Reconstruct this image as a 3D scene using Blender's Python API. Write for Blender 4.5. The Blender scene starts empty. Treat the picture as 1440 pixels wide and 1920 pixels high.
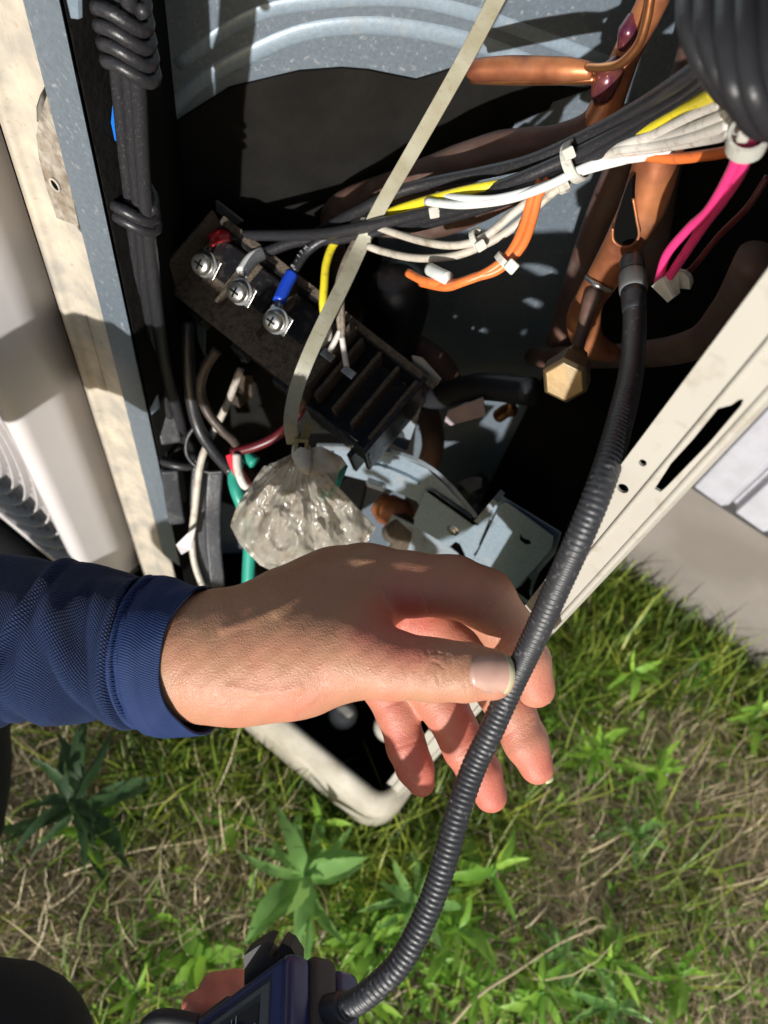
import bpy, bmesh, math, random
import numpy as np
from mathutils import Vector, Matrix
random.seed(7); rng = np.random.default_rng(11)
S = bpy.context.scene
COL = S.collection
# ---------------------------------------------------------------- camera frame
FPX, CX, CY, H = 1442., 720., 960., 0.9
_n = np.array([490-CX, 1770-CY, FPX]); _n /= np.linalg.norm(_n)
_Z = -_n; _F = np.array([0, 0, 1.]); _Y = _F-_F.dot(_Z)*_Z; _Y /= np.linalg.norm(_Y); _X = np.cross(_Y, _Z)
R = np.array([_X, _Y, _Z])
CAM = np.array([0, 0, H])
AZ = math.radians(23)
VW = np.array([math.cos(AZ), -math.sin(AZ), 0]); WW = np.array([math.sin(AZ), math.cos(AZ), 0]); ZZ = np.array([0, 0, 1.])
def ray(px, py): return R@np.array([(px-CX)/FPX, (py-CY)/FPX, 1.])
def P(px, py, d): return CAM+ray(px, py)*d
def Wp(px, py, w): r = ray(px, py); return CAM+r*(w/r.dot(WW))
def Vp(px, py, v): r = ray(px, py); return CAM+r*(v/r.dot(VW))
def Zp(px, py, z): r = ray(px, py); return CAM+r*((z-H)/r[2])
def Q(v, w, z): return v*VW+w*WW+z*ZZ           # unit frame: v along the front, w into the unit, z up
def onpl(px, py, p0, n): r = ray(px, py); return CAM+r*((np.array(p0)-CAM).dot(n)/r.dot(n))
def camc(c): return CAM+R@np.array(c)

cam = bpy.data.cameras.new('camera'); co = bpy.data.objects.new('camera', cam); COL.objects.link(co); S.camera = co
cam.sensor_fit = 'VERTICAL'; cam.sensor_height = 36; cam.lens = 36*FPX/1920; cam.clip_start = .01; cam.clip_end = 300
_m = Matrix.Identity(4)
for i in range(3):
    _m[i][0] = R[i, 0]; _m[i][1] = -R[i, 1]; _m[i][2] = -R[i, 2]; _m[i][3] = CAM[i]
co.matrix_world = _m
cam.dof.use_dof = True; cam.dof.focus_distance = .37; cam.dof.aperture_fstop = 9.5
S.render.resolution_x = 768; S.render.resolution_y = 1024
S.view_settings.view_transform = 'Standard'; S.view_settings.look = 'None'; S.view_settings.gamma = 1
S.view_settings.use_curve_mapping = False
S.view_settings.exposure = EXPOSURE = 0.15
SUN_A = (1230, -490)
_d = ray(*SUN_A); _d /= np.linalg.norm(_d)
SUNDIR = Vector(_d)
sl = bpy.data.lights.new('sun', 'SUN'); so = bpy.data.objects.new('sun', sl); COL.objects.link(so)
sl.energy = 5.0; sl.angle = math.radians(.9); sl.color = (1, .98, .955)
so.rotation_euler = SUNDIR.to_track_quat('-Z', 'Y').to_euler()
wd = bpy.data.worlds.new('World'); S.world = wd; wd.use_nodes = True
nt = wd.node_tree; bg = nt.nodes['Background']
sky = nt.nodes.new('ShaderNodeTexSky'); sky.sky_type = 'NISHITA'; sky.sun_disc = False
sky.sun_elevation = math.asin(-_d[2]); sky.sun_rotation = math.atan2(-_d[0], -_d[1])
nt.links.new(sky.outputs[0], bg.inputs[0]); bg.inputs[1].default_value = .10

# ---------------------------------------------------------------- helpers
def tag(o, label=None, cat=None, group=None, kind=None):
    if label: o['label'] = label
    if cat: o['category'] = cat
    if group: o['group'] = group
    if kind: o['kind'] = kind
    return o
def link(name, me, m=None, parent=None, smooth=False):
    o = bpy.data.objects.new(name, me); COL.objects.link(o)
    if m: me.materials.append(m)
    if parent:
        o.parent = parent; o.matrix_parent_inverse = world_of(parent).inverted()
    if smooth: me.polygons.foreach_set('use_smooth', [True]*len(me.polygons))
    return o
def world_of(o):
    m = o.matrix_basis.copy()
    if o.parent: m = world_of(o.parent)@o.matrix_parent_inverse@m
    return m
def empty(name, p, label, cat, group=None):
    o = bpy.data.objects.new(name, None); COL.objects.link(o); o.location = p; o.empty_display_size = .02
    return tag(o, label, cat, group)
def mesh(name, V_, F_, m=None, parent=None, smooth=False):
    me = bpy.data.meshes.new(name); me.from_pydata([tuple(map(float, p)) for p in V_], [], [tuple(f) for f in F_]); me.update()
    return link(name, me, m, parent, smooth)
def bevel(o, w, seg=2, ang=35):
    b = o.modifiers.new('bevel', 'BEVEL'); b.width = w; b.segments = seg; b.limit_method = 'ANGLE'; b.angle_limit = math.radians(ang)
    o.data.polygons.foreach_set('use_smooth', [True]*len(o.data.polygons))
    wn = o.modifiers.new('wn', 'WEIGHTED_NORMAL'); wn.keep_sharp = True
    return o
def spline(pts, n=6):
    pts = [np.array(p, float) for p in pts]
    if len(pts) < 3:
        return [pts[0]+(pts[-1]-pts[0])*i/n for i in range(n+1)]
    out = []; E_ = [2*pts[0]-pts[1]]+pts+[2*pts[-1]-pts[-2]]
    for i in range(1, len(E_)-2):
        p0, p1, p2, p3 = E_[i-1:i+3]
        for k in range(n):
            t = k/n
            out.append(.5*((2*p1)+(-p0+p2)*t+(2*p0-5*p1+4*p2-p3)*t*t+(-p0+3*p1-3*p2+p3)*t**3))
    out.append(pts[-1]); return out
def sweep_geo(path, prof, up=None, cap=True):
    """path: Nx3, prof(i)->list of (a,b) section offsets"""
    path = [np.array(p, float) for p in path]; n = len(path); V_, F_ = [], []
    T = [path[min(i+1, n-1)]-path[max(i-1, 0)] for i in range(n)]; T = [t/(np.linalg.norm(t)+1e-12) for t in T]
    u = np.array(up, float) if up is not None else np.array([.3, .2, 1.])
    u = u-u.dot(T[0])*T[0]
    if np.linalg.norm(u) < 1e-4: u = np.array([1., 0, 0])-T[0][0]*T[0]
    u /= np.linalg.norm(u); m = None
    for i in range(n):
        if up is not None:
            uu = np.array(up, float); uu = uu-uu.dot(T[i])*T[i]
            if np.linalg.norm(uu) > .05: u = uu/np.linalg.norm(uu)
        else:
            u = u-u.dot(T[i])*T[i]; u /= np.linalg.norm(u)
        s = np.cross(T[i], u); pr = prof(i/(n-1)); m = len(pr)
        for a, b in pr: V_.append(path[i]+s*a+u*b)
    for i in range(n-1):
        for k in range(m):
            F_.append((i*m+k, i*m+(k+1) % m, (i+1)*m+(k+1) % m, (i+1)*m+k))
    if cap: F_.append(tuple(range(m-1, -1, -1))); F_.append(tuple((n-1)*m+k for k in range(m)))
    return V_, F_
def circ(r, seg=12): return [(r*math.cos(2*math.pi*k/seg), r*math.sin(2*math.pi*k/seg)) for k in range(seg)]
def tube(name, pts, r, m, parent=None, n=6, seg=12):
    path = spline(pts, n); rr = r if callable(r) else ((lambda t: np.interp(t, np.linspace(0, 1, len(r)), r)) if hasattr(r, '__len__') else (lambda t: r))
    V_, F_ = sweep_geo(path, lambda t: circ(float(rr(t)), seg))
    return mesh(name, V_, F_, m, parent, True)
def strip(name, pts, wd_, th, m, parent=None, up=None, n=6):
    path = spline(pts, n); w_ = wd_ if hasattr(wd_, '__len__') else [wd_, wd_]
    def pr(t):
        a = np.interp(t, np.linspace(0, 1, len(w_)), w_)/2; return [(-a, -th/2), (a, -th/2), (a, th/2), (-a, th/2)]
    V_, F_ = sweep_geo(path, pr, up)
    return mesh(name, V_, F_, m, parent)
def box(name, o, a, b, c, m, parent=None, bv=0):
    """corner o, edge vectors a,b,c"""
    o, a, b, c = map(lambda x: np.array(x, float), (o, a, b, c))
    V_ = [o, o+a, o+a+b, o+b, o+c, o+a+c, o+a+b+c, o+b+c]
    F_ = [(0, 3, 2, 1), (4, 5, 6, 7), (0, 1, 5, 4), (1, 2, 6, 5), (2, 3, 7, 6), (3, 0, 4, 7)]
    if np.cross(a, b).dot(c) < 0: F_ = [f[::-1] for f in F_]
    ob = mesh(name, V_, F_, m, parent)
    if bv: bevel(ob, bv)
    return ob
def prism(name, pts, th, m, parent=None, bv=0, holes=()):
    """flat polygon (3d points, coplanar enough) with holes, given thickness vector th"""
    bm = bmesh.new(); th = np.array(th, float)
    for loop in [pts]+list(holes):
        vs = [bm.verts.new(tuple(p)) for p in loop]
        for i in range(len(vs)): bm.edges.new((vs[i], vs[(i+1) % len(vs)]))
    bmesh.ops.triangle_fill(bm, use_beauty=True, use_dissolve=False, edges=bm.edges[:])
    bmesh.ops.recalc_face_normals(bm, faces=bm.faces[:])
    r = bmesh.ops.extrude_face_region(bm, geom=bm.faces[:])
    for v in r['geom']:
        if isinstance(v, bmesh.types.BMVert): v.co += Vector(th)
    bmesh.ops.recalc_face_normals(bm, faces=bm.faces[:])
    bmesh.ops.dissolve_limit(bm, angle_limit=.01, verts=bm.verts[:], edges=bm.edges[:])
    me = bpy.data.meshes.new(name); bm.to_mesh(me); bm.free()
    ob = link(name, me, m, parent)
    if bv: bevel(ob, bv)
    return ob
def fold(name, prof, z0, z1, th, m, parent=None, bv=.0015, nz=1):
    """sheet metal: profile polyline in (v,w) extruded from z0 to z1, thickened"""
    V_, F_ = [], []
    for k in range(nz+1):
        for a, b in prof: V_.append(Q(a, b, z0+(z1-z0)*k/nz))
    n = len(prof)
    for k in range(nz):
        for i in range(n-1): F_.append((k*n+i, k*n+i+1, (k+1)*n+i+1, (k+1)*n+i))
    o = mesh(name, V_, F_, m, parent)
    b = o.modifiers.new('b', 'BEVEL'); b.width = bv; b.segments = 3; b.limit_method = 'ANGLE'; b.angle_limit = math.radians(8)
    s = o.modifiers.new('s', 'SOLIDIFY'); s.thickness = th; s.offset = 0
    o.data.polygons.foreach_set('use_smooth', [True]*len(o.data.polygons)); o.modifiers.new('wn', 'WEIGHTED_NORMAL')
    return o
def cyl(name, p, ax, r, h, m, parent=None, seg=24, bv=0, r2=None):
    ax = np.array(ax, float); ax /= np.linalg.norm(ax); p = np.array(p, float)
    V_, F_ = sweep_geo([p, p+ax*h], lambda t: circ(r+(((r2 if r2 is not None else r)-r)*t), seg))
    o = mesh(name, V_, F_, m, parent, False)
    if bv: bevel(o, bv)
    else:
        o.data.polygons.foreach_set('use_smooth', [len(p_.vertices) == 4 and seg > 8 for p_ in o.data.polygons])
    return o
def lathe(name, p, ax, prof, m, parent=None, seg=24):
    """prof: list of (dist along, radius)"""
    ax = np.array(ax, float); ax /= np.linalg.norm(ax); p = np.array(p, float)
    u = np.cross(ax, [.3, .5, .8]); u /= np.linalg.norm(u); s = np.cross(ax, u); V_, F_ = [], []
    for h, r in prof:
        for k in range(seg):
            t = 2*math.pi*k/seg; V_.append(p+ax*h+u*r*math.cos(t)+s*r*math.sin(t))
    for i in range(len(prof)-1):
        for k in range(seg): F_.append((i*seg+k, i*seg+(k+1) % seg, (i+1)*seg+(k+1) % seg, (i+1)*seg+k))
    F_.append(tuple(range(seg-1, -1, -1))); F_.append(tuple((len(prof)-1)*seg+k for k in range(seg)))
    o = mesh(name, V_, F_, m, parent, True)
    return o
# ---------------------------------------------------------------- materials
M = {}
def mat(name, col, rough=.5, metal=0., var=.0, vs=30, col2=None, bump=0., bs=400, spec=.5, sss=0., dust=0., dustcol=(.17, .14, .10), ds=60, coat=0., extra=None):
    m = bpy.data.materials.new(name); m.use_nodes = True; n = m.node_tree; N_ = n.nodes; L = n.links
    b = N_['Principled BSDF']; b.inputs['Base Color'].default_value = (*col, 1); b.inputs['Roughness'].default_value = rough
    b.inputs['Metallic'].default_value = metal; b.inputs['Specular IOR Level'].default_value = spec; b.inputs['Coat Weight'].default_value = coat
    if sss:
        b.inputs['Subsurface Weight'].default_value = sss; b.inputs['Subsurface Radius'].default_value = (1, .35, .2); b.inputs['Subsurface Scale'].default_value = .004
    tc = N_.new('ShaderNodeTexCoord'); src = None
    def noise(scale, det=4, dist=0.):
        t = N_.new('ShaderNodeTexNoise'); t.inputs['Scale'].default_value = scale; t.inputs['Detail'].default_value = det; t.inputs['Distortion'].default_value = dist
        L.new(tc.outputs['Object'], t.inputs['Vector']); return t
    def ramp(s, a, c):
        r = N_.new('ShaderNodeMapRange'); r.inputs[1].default_value = a; r.inputs[2].default_value = c; L.new(s, r.inputs[0]); return r.outputs[0]
    def mixc(fac, c1, c2):
        x = N_.new('ShaderNodeMix'); x.data_type = 'RGBA'
        for i, c in ((6, c1), (7, c2)):
            if isinstance(c, tuple): x.inputs[i].default_value = (*c[:3], 1)
            else: L.new(c, x.inputs[i])
        if isinstance(fac, float): x.inputs[0].default_value = fac
        else: L.new(fac, x.inputs[0])
        return x.outputs[2]
    if var:
        c2 = col2 or tuple(c*(1-var) for c in col)
        src = mixc(ramp(noise(vs).outputs[0], .35, .65), tuple(col), tuple(c2))
    if dust:
        f = ramp(noise(ds, 9).outputs[0], .60-dust*.30, .86-dust*.2)
        src = mixc(f, src if src is not None else tuple(col), tuple(dustcol))
        r = N_.new('ShaderNodeMix'); r.inputs[2].default_value = rough; r.inputs[3].default_value = .85; L.new(f, r.inputs[0]); L.new(r.outputs[0], b.inputs['Roughness'])
        if metal:
            r = N_.new('ShaderNodeMix'); r.inputs[2].default_value = metal; r.inputs[3].default_value = 0; L.new(f, r.inputs[0]); L.new(r.outputs[0], b.inputs['Metallic'])
    if src is not None: L.new(src, b.inputs['Base Color'])
    if bump:
        bn = N_.new('ShaderNodeBump'); bn.inputs['Strength'].default_value = bump; bn.inputs['Distance'].default_value = .0015
        L.new(noise(bs, 5).outputs[0], bn.inputs['Height']); L.new(bn.outputs[0], b.inputs['Normal'])
    if extra: extra(n, b, tc, noise, ramp, mixc)
    M[name] = m; return m
mat('cover_white', (.64, .60, .59), .42, var=.06, vs=9, bump=.05, bs=900)
mat('cream', (.37, .34, .29), .4, var=.10, vs=60, col2=(.55, .48, .38), bump=.05, bs=700, dust=.03, dustcol=(.30, .24, .17), ds=260)
mat('cream_grime', (.40, .365, .31), .6, var=.35, vs=70, col2=(.25, .205, .15), bump=.3, bs=300, dust=.6, dustcol=(.12, .09, .065), ds=210)
mat('cream_dirty', (.52, .48, .40), .5, var=.2, vs=18, col2=(.40, .37, .30), bump=.15, bs=300, dust=.7, dustcol=(.27, .24, .18), ds=28)
mat('cream_clean', (.46, .435, .38), .38, var=.05, vs=20, bump=.05, bs=700, dust=.08, dustcol=(.30, .25, .18), ds=90)
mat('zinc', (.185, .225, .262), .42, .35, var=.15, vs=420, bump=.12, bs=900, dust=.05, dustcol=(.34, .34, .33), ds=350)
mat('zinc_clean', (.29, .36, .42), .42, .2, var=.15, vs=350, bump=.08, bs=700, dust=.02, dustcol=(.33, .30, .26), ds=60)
mat('zinc_dusty', (.30, .35, .39), .5, .2, var=.2, vs=50, bump=.3, bs=500, dust=.35, dustcol=(.16, .135, .10), ds=160)
mat('black_plastic', (.012, .012, .014), .35, dust=.25, dustcol=(.09, .07, .05), ds=200, bump=.1, bs=500)
mat('black_dusty', (.03, .026, .022), .7, dust=.9, dustcol=(.19, .14, .09), ds=900, bump=1., bs=1500)
mat('dust_layer', (.16, .12, .085), .95, var=.6, vs=260, col2=(.05, .042, .035), bump=1., bs=1300, dust=.5, dustcol=(.27, .20, .13), ds=1100)
mat('black_rubber', (.022, .022, .025), .42, dust=.0, dustcol=(.09, .085, .08), ds=150, bump=.15, bs=500)
mat('cable_black', (.02, .02, .023), .38, dust=.15, dustcol=(.065, .056, .048), ds=900, bump=.12, bs=600)
mat('sheath_grey', (.035, .037, .042), .4, dust=.2, dustcol=(.10, .10, .10), ds=100, bump=.2, bs=300)
mat('hose_black', (.026, .027, .031), .46, bump=.06, bs=900, dust=.06, dustcol=(.2, .2, .2), ds=400, spec=.6)
mat('collar_grey', (.13, .13, .13), .4, bump=.05)
mat('copper', (.70, .27, .11), .40, .55, var=.5, vs=35, col2=(.26, .085, .045), bump=.1, bs=150, dust=.18, dustcol=(.10, .05, .035), ds=50)
mat('copper_bright', (.78, .36, .15), .3, .9, var=.4, vs=40, col2=(.45, .16, .07), bump=.08, bs=150)
mat('copper_dull', (.17, .09, .065), .6, .3, var=.4, vs=40, col2=(.09, .05, .04), bump=.25, bs=200, dust=.4, dustcol=(.14, .10, .08), ds=80)
mat('purple_flux', (.10, .02, .045), .25, .4, var=.6, vs=120, col2=(.20, .06, .05), coat=.5)
mat('brass', (.17, .13, .075), .42, .6, var=.3, vs=60, col2=(.22, .15, .07), bump=.06, bs=250)
mat('screw', (.62, .60, .56), .28, .95, var=.3, vs=200, col2=(.35, .33, .28), bump=.1, bs=900)
mat('steel', (.5, .5, .5), .35, .9, var=.2, vs=150)
mat('tie_old', (.36, .345, .27), .42, var=.2, vs=60, col2=(.29, .27, .19), sss=.05, dust=.12, dustcol=(.20, .17, .10), ds=300, bump=.1, bs=500)
mat('tie_white', (.55, .54, .48), .4, var=.1, sss=.1, dust=.1, ds=200)
mat('tie_yellow', (.30, .24, .08), .4, var=.3, vs=200, dust=.3, ds=250)
mat('wire_white', (.68, .64, .58), .42, var=.1, vs=80, dust=.2, dustcol=(.30, .24, .18), ds=200)
mat('wire_cream', (.55, .50, .42), .45, var=.15, vs=90, dust=.35, dustcol=(.22, .17, .12), ds=150)
mat('wire_grime', (.30, .24, .18), .6, var=.3, vs=120, dust=.5, dustcol=(.10, .07, .05), ds=300, bump=.4, bs=900)
mat('wire_yellow', (.80, .66, .03), .38, dust=.15, dustcol=(.35, .25, .05), ds=300)
mat('wire_orange', (.80, .19, .045), .4, dust=.1, dustcol=(.3, .08, .03), ds=200)
mat('wire_pink', (.85, .045, .22), .4, dust=.06, dustcol=(.15, .02, .05), ds=160)
mat('wire_green', (.02, .28, .20), .4)
mat('wire_darkred', (.10, .008, .012), .35)
mat('wire_red', (.72, .03, .05), .4)
mat('wire_brown', (.06, .045, .035), .45, dust=.3, dustcol=(.13, .10, .08), ds=200)
mat('sleeve_red', (.62, .02, .03), .35); mat('sleeve_white', (.72, .72, .70), .35, dust=.1, dustcol=(.3, .6, .5), ds=80); mat('sleeve_blue', (.012, .06, .50), .3)
mat('print_dark', (.05, .01, .01), .5); mat('print_light', (.4, .4, .4), .5)
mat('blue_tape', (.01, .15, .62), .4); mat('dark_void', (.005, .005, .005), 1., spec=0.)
mat('dark_matte', (.014, .013, .0115), .95, spec=.08, var=.3, vs=40, bump=.5, bs=200)  # matt near-black; on the partition it stands in for shade
mat('compressor_black', (.012, .011, .011), .35, var=.4, vs=30, bump=.1, bs=100)
mat('label_paper', (.45, .36, .38), .6, var=.2, vs=50)
mat('device_blue', (.010, .018, .085), .3, var=.1, bump=.03, bs=900)
mat('device_rubber', (.022, .022, .023), .6, bump=.06, bs=900)
mat('device_panel', (.035, .042, .055), .5); mat('device_screen', (.004, .006, .02), .15)
mat('device_grey', (.30, .32, .36), .45); mat('device_lime', (.45, .55, .04), .5)
mat('nail', (.50, .30, .235), .36, var=.15, vs=120, coat=.2); mat('nail_tip', (.52, .47, .30), .4)
mat('trousers', (.008, .008, .01), .9, bump=.4, bs=500)
mat('concrete', (.20, .18, .16), .9, var=.3, vs=9, col2=(.145, .128, .11), bump=.5, bs=90, dust=.2, dustcol=(.17, .15, .13), ds=9)
mat('siding', (.42, .42, .46), .55, var=.12, vs=50, bump=.25, bs=120, dust=.1, dustcol=(.42, .42, .45), ds=40)
mat('soil', (.085, .065, .042), .95, var=.5, vs=45, col2=(.17, .135, .07), bump=1., bs=60)
def leafmat(name, c1, c2, c3=None, rough=.5, tr=.3):
    m = bpy.data.materials.new(name); m.use_nodes = True; n = m.node_tree; N_ = n.nodes; L = n.links; b = N_['Principled BSDF']
    at = N_.new('ShaderNodeAttribute'); at.attribute_name = 'tint'
    r = N_.new('ShaderNodeValToRGB'); L.new(at.outputs['Fac'], r.inputs[0])
    r.color_ramp.elements[0].color = (*c1, 1); r.color_ramp.elements[1].color = (*c2, 1)
    if c3: e = r.color_ramp.elements.new(.5); e.color = (*c3, 1)
    L.new(r.outputs[0], b.inputs['Base Color']); b.inputs['Roughness'].default_value = rough
    t = N_.new('ShaderNodeBsdfTranslucent'); L.new(r.outputs[0], t.inputs[0]); x = N_.new('ShaderNodeMixShader'); x.inputs[0].default_value = tr
    L.new(b.outputs[0], x.inputs[1]); L.new(t.outputs[0], x.inputs[2]); L.new(x.outputs[0], N_['Material Output'].inputs[0]); M[name] = m
leafmat('grass_green', (.05, .12, .012), (.44, .48, .07), (.20, .30, .035))
leafmat('straw', (.20, .15, .085), (.74, .62, .38), (.48, .39, .23), tr=.1)
leafmat('leaf_bright', (.14, .34, .03), (.36, .60, .07), tr=.35)
leafmat('leaf_soft', (.15, .33, .07), (.28, .50, .13), tr=.3)
leafmat('leaf_dark', (.02, .05, .015), (.045, .10, .03), tr=.25)
# skin: intrinsic redness painted per vertex (fingertips, palm creases)
def skin():
    m = mat('skin', (.53, .30, .19), .5, sss=.14)
    n = m.node_tree; N_ = n.nodes; L = n.links; b = N_['Principled BSDF']; tc = N_.new('ShaderNodeTexCoord')
    at = N_.new('ShaderNodeAttribute'); at.attribute_name = 'red'
    no = N_.new('ShaderNodeTexNoise'); no.inputs['Scale'].default_value = 55; no.inputs['Detail'].default_value = 5; L.new(tc.outputs['Object'], no.inputs['Vector'])
    ad = N_.new('ShaderNodeMath'); ad.operation = 'MULTIPLY_ADD'; L.new(no.outputs[0], ad.inputs[0]); ad.inputs[1].default_value = .8; L.new(at.outputs['Fac'], ad.inputs[2])
    su = N_.new('ShaderNodeMath'); su.operation = 'SUBTRACT'; L.new(ad.outputs[0], su.inputs[0]); su.inputs[1].default_value = .36; su.use_clamp = True
    r = N_.new('ShaderNodeValToRGB'); L.new(su.outputs[0], r.inputs[0]); e = r.color_ramp.elements
    e[0].color = (.39, .215, .12, 1); e[1].color = (.52, .15, .105, 1); x = e.new(.45); x.color = (.47, .21, .13, 1)
    L.new(r.outputs[0], b.inputs['Base Color'])
    v1 = N_.new('ShaderNodeTexVoronoi'); v1.inputs['Scale'].default_value = 900; v1.feature = 'DISTANCE_TO_EDGE'; L.new(tc.outputs['Object'], v1.inputs['Vector'])
    n2 = N_.new('ShaderNodeTexNoise'); n2.inputs['Scale'].default_value = 260; n2.inputs['Detail'].default_value = 6; n2.inputs['Distortion'].default_value = 1.2; L.new(tc.outputs['Object'], n2.inputs['Vector'])
    mu = N_.new('ShaderNodeMath'); mu.operation = 'MULTIPLY_ADD'; L.new(v1.outputs['Distance'], mu.inputs[0]); mu.inputs[1].default_value = .8; L.new(n2.outputs[0], mu.inputs[2])
    bp = N_.new('ShaderNodeBump'); bp.inputs['Strength'].default_value = .45; bp.inputs['Distance'].default_value = .0007; L.new(mu.outputs[0], bp.inputs['Height']); L.new(bp.outputs[0], b.inputs['Normal'])
    rr = N_.new('ShaderNodeMapRange'); L.new(n2.outputs[0], rr.inputs[0]); rr.inputs[3].default_value = .38; rr.inputs[4].default_value = .62; L.new(rr.outputs[0], b.inputs['Roughness'])
skin()
def knit(name, rib):
    m = mat(name, (.011, .027, .095), .7, spec=.25); n = m.node_tree; N_ = n.nodes; L = n.links; b = N_['Principled BSDF']
    b.inputs['Sheen Weight'].default_value = .08; b.inputs['Sheen Tint'].default_value = (.3, .45, 1, 1)
    uv = N_.new('ShaderNodeUVMap'); sp = N_.new('ShaderNodeSeparateXYZ'); L.new(uv.outputs[0], sp.inputs[0])
    def mth(op, a, c=None):
        x = N_.new('ShaderNodeMath'); x.operation = op
        for i, q in enumerate((a, c)):
            if q is None: continue
            if isinstance(q, (int, float)): x.inputs[i].default_value = q
            else: L.new(q, x.inputs[i])
        return x.outputs[0]
    k = 2*math.pi/.0024
    if rib: h = mth('SINE', mth('MULTIPLY', sp.outputs[1], 2*math.pi/.0011))
    else:
        a = mth('MULTIPLY', mth('ADD', sp.outputs[0], sp.outputs[1]), k*.8); c = mth('MULTIPLY', mth('SUBTRACT', sp.outputs[0], sp.outputs[1]), k*.8)
        h = mth('MULTIPLY', mth('SINE', a), mth('SINE', c)); h = mth('ABSOLUTE', h)
    bp = N_.new('ShaderNodeBump'); bp.inputs['Strength'].default_value = .35 if rib else .95; bp.inputs['Distance'].default_value = .0005 if rib else .0011
    L.new(h, bp.inputs['Height']); L.new(bp.outputs[0], b.inputs['Normal'])
    if not rib:
        x = N_.new('ShaderNodeMix'); x.data_type = 'RGBA'; L.new(h, x.inputs[0]); x.inputs[6].default_value = (.004, .010, .038, 1); x.inputs[7].default_value = (.018, .042, .130, 1); L.new(x.outputs[2], b.inputs['Base Color'])
knit('knit_mesh', False); knit('knit_cuff', True)
def bagmat():
    m = bpy.data.materials.new('bag_film'); m.use_nodes = True; n = m.node_tree; N_ = n.nodes; L = n.links; b = N_['Principled BSDF']
    tc = N_.new('ShaderNodeTexCoord'); no = N_.new('ShaderNodeTexNoise'); no.inputs['Scale'].default_value = 42; no.inputs['Detail'].default_value = 7; no.inputs['Distortion'].default_value = 1.2
    L.new(tc.outputs['Object'], no.inputs['Vector']); r = N_.new('ShaderNodeMapRange'); L.new(no.outputs[0], r.inputs[0]); r.inputs[1].default_value = .46; r.inputs[2].default_value = .78
    x = N_.new('ShaderNodeMix'); x.data_type = 'RGBA'; L.new(r.outputs[0], x.inputs[0]); x.inputs[6].default_value = (.60, .56, .48, 1); x.inputs[7].default_value = (.20, .145, .09, 1); L.new(x.outputs[2], b.inputs['Base Color'])
    b.inputs['Roughness'].default_value = .22; b.inputs['Specular IOR Level'].default_value = .9; b.inputs['Coat Weight'].default_value = .7; b.inputs['Coat Roughness'].default_value = .08
    a = N_.new('ShaderNodeMapRange'); L.new(no.outputs[0], a.inputs[0]); a.inputs[1].default_value = .3; a.inputs[2].default_value = .65; a.inputs[3].default_value = .30; a.inputs[4].default_value = .85; L.new(a.outputs[0], b.inputs['Alpha'])
    bp = N_.new('ShaderNodeBump'); bp.inputs['Strength'].default_value = .3; bp.inputs['Distance'].default_value = .0015; n2 = N_.new('ShaderNodeTexNoise'); n2.inputs['Scale'].default_value = 130; n2.inputs['Detail'].default_value = 3; n2.inputs['Distortion'].default_value = 1.5
    L.new(tc.outputs['Object'], n2.inputs['Vector']); L.new(n2.outputs[0], bp.inputs['Height']); L.new(bp.outputs[0], b.inputs['Normal']); tr_ = N_.new('ShaderNodeBsdfTranslucent'); L.new(x.outputs[2], tr_.inputs[0]); mx = N_.new('ShaderNodeMixShader'); mx.inputs[0].default_value = .25; L.new(b.outputs[0], mx.inputs[1]); L.new(tr_.outputs[0], mx.inputs[2]); L.new(mx.outputs[0], N_['Material Output'].inputs[0]); M['bag_film'] = m
bagmat()
# ================================================================ setting
GZ = -.13
g = mesh('ground', [(-40, -40, GZ), (40, -40, GZ), (40, 40, GZ), (-40, 40, GZ)], [(0, 1, 2, 3)], M['soil']); tag(g, kind='structure')
# house wall behind the unit: concrete footing and upright siding boards
wall = empty('house_wall', Q(.6, .7, GZ), 'grey house wall of upright siding boards on a bare concrete footing', 'wall')
box('concrete_footing', Q(-2.2, .70, GZ-.05), VW*5, WW*.2, ZZ*.31, M['concrete'], wall)
def board(i, v0, w_):
    z0, z1 = .158, 2.6; pr = [(v0, .690), (v0+.004, .690), (v0+.009, .678), (v0+w_-.009, .676), (v0+w_-.002, .684), (v0+w_-.002, .694), (v0, .694)]
    V_ = [Q(a, b, z0+.003*math.sin(i*2.1)) for a, b in pr]+[Q(a, b, z1) for a, b in pr]; n = len(pr)
    F_ = [(k, (k+1) % n, n+(k+1) % n, n+k) for k in range(n)]+[tuple(range(n-1, -1, -1)), tuple(range(n, 2*n))]
    o = mesh('siding_board', V_, F_, M['siding'], wall); b = o.modifiers.new('b', 'BEVEL'); b.width = .0015; b.segments = 2
for i in range(30): board(i, .089-12*.0555+i*.0555, .0555)

# ================================================================ air conditioner
AC = empty('air_conditioner', Q(-.15, .35, GZ), 'cream outdoor air conditioner with its front service panel taken off, wiring and copper pipes showing', 'air conditioner')
TOP = 1.02; DEEP = .52
# fan cover: box standing 6 cm proud of the front, grille on its face
CV = -.355; CW = .141; CB = .085
def cover():
    r = .007; pr = [(CV, .1985), (CV, .170), (CV, .1495)]
    for k in range(7):
        t = k/6*math.pi/2; pr.append((CV-r+r*math.cos(t), CW+r-r*math.sin(t)))
    pr += [(CV-.0115, CW)]
    V_, F_ = [], []; n = len(pr); rows = [CB+.0, CB+.006, CB+.02, .3, .6, TOP]
    for j, z in enumerate(rows):
        s = [.008, .002, 0, 0, 0, 0][j]
        for a, b in pr: V_.append(Q(a-s, b+s, z))
    for j in range(len(rows)-1):
        for i in range(n-1): F_.append((j*n+i, j*n+i+1, (j+1)*n+i+1, (j+1)*n+i))
    o = mesh('fan_cover', V_, F_, M['cover_white'], AC, True); s = o.modifiers.new('s', 'SOLIDIFY'); s.thickness = .003; s.offset = -1
    return o
fc = cover()
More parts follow.
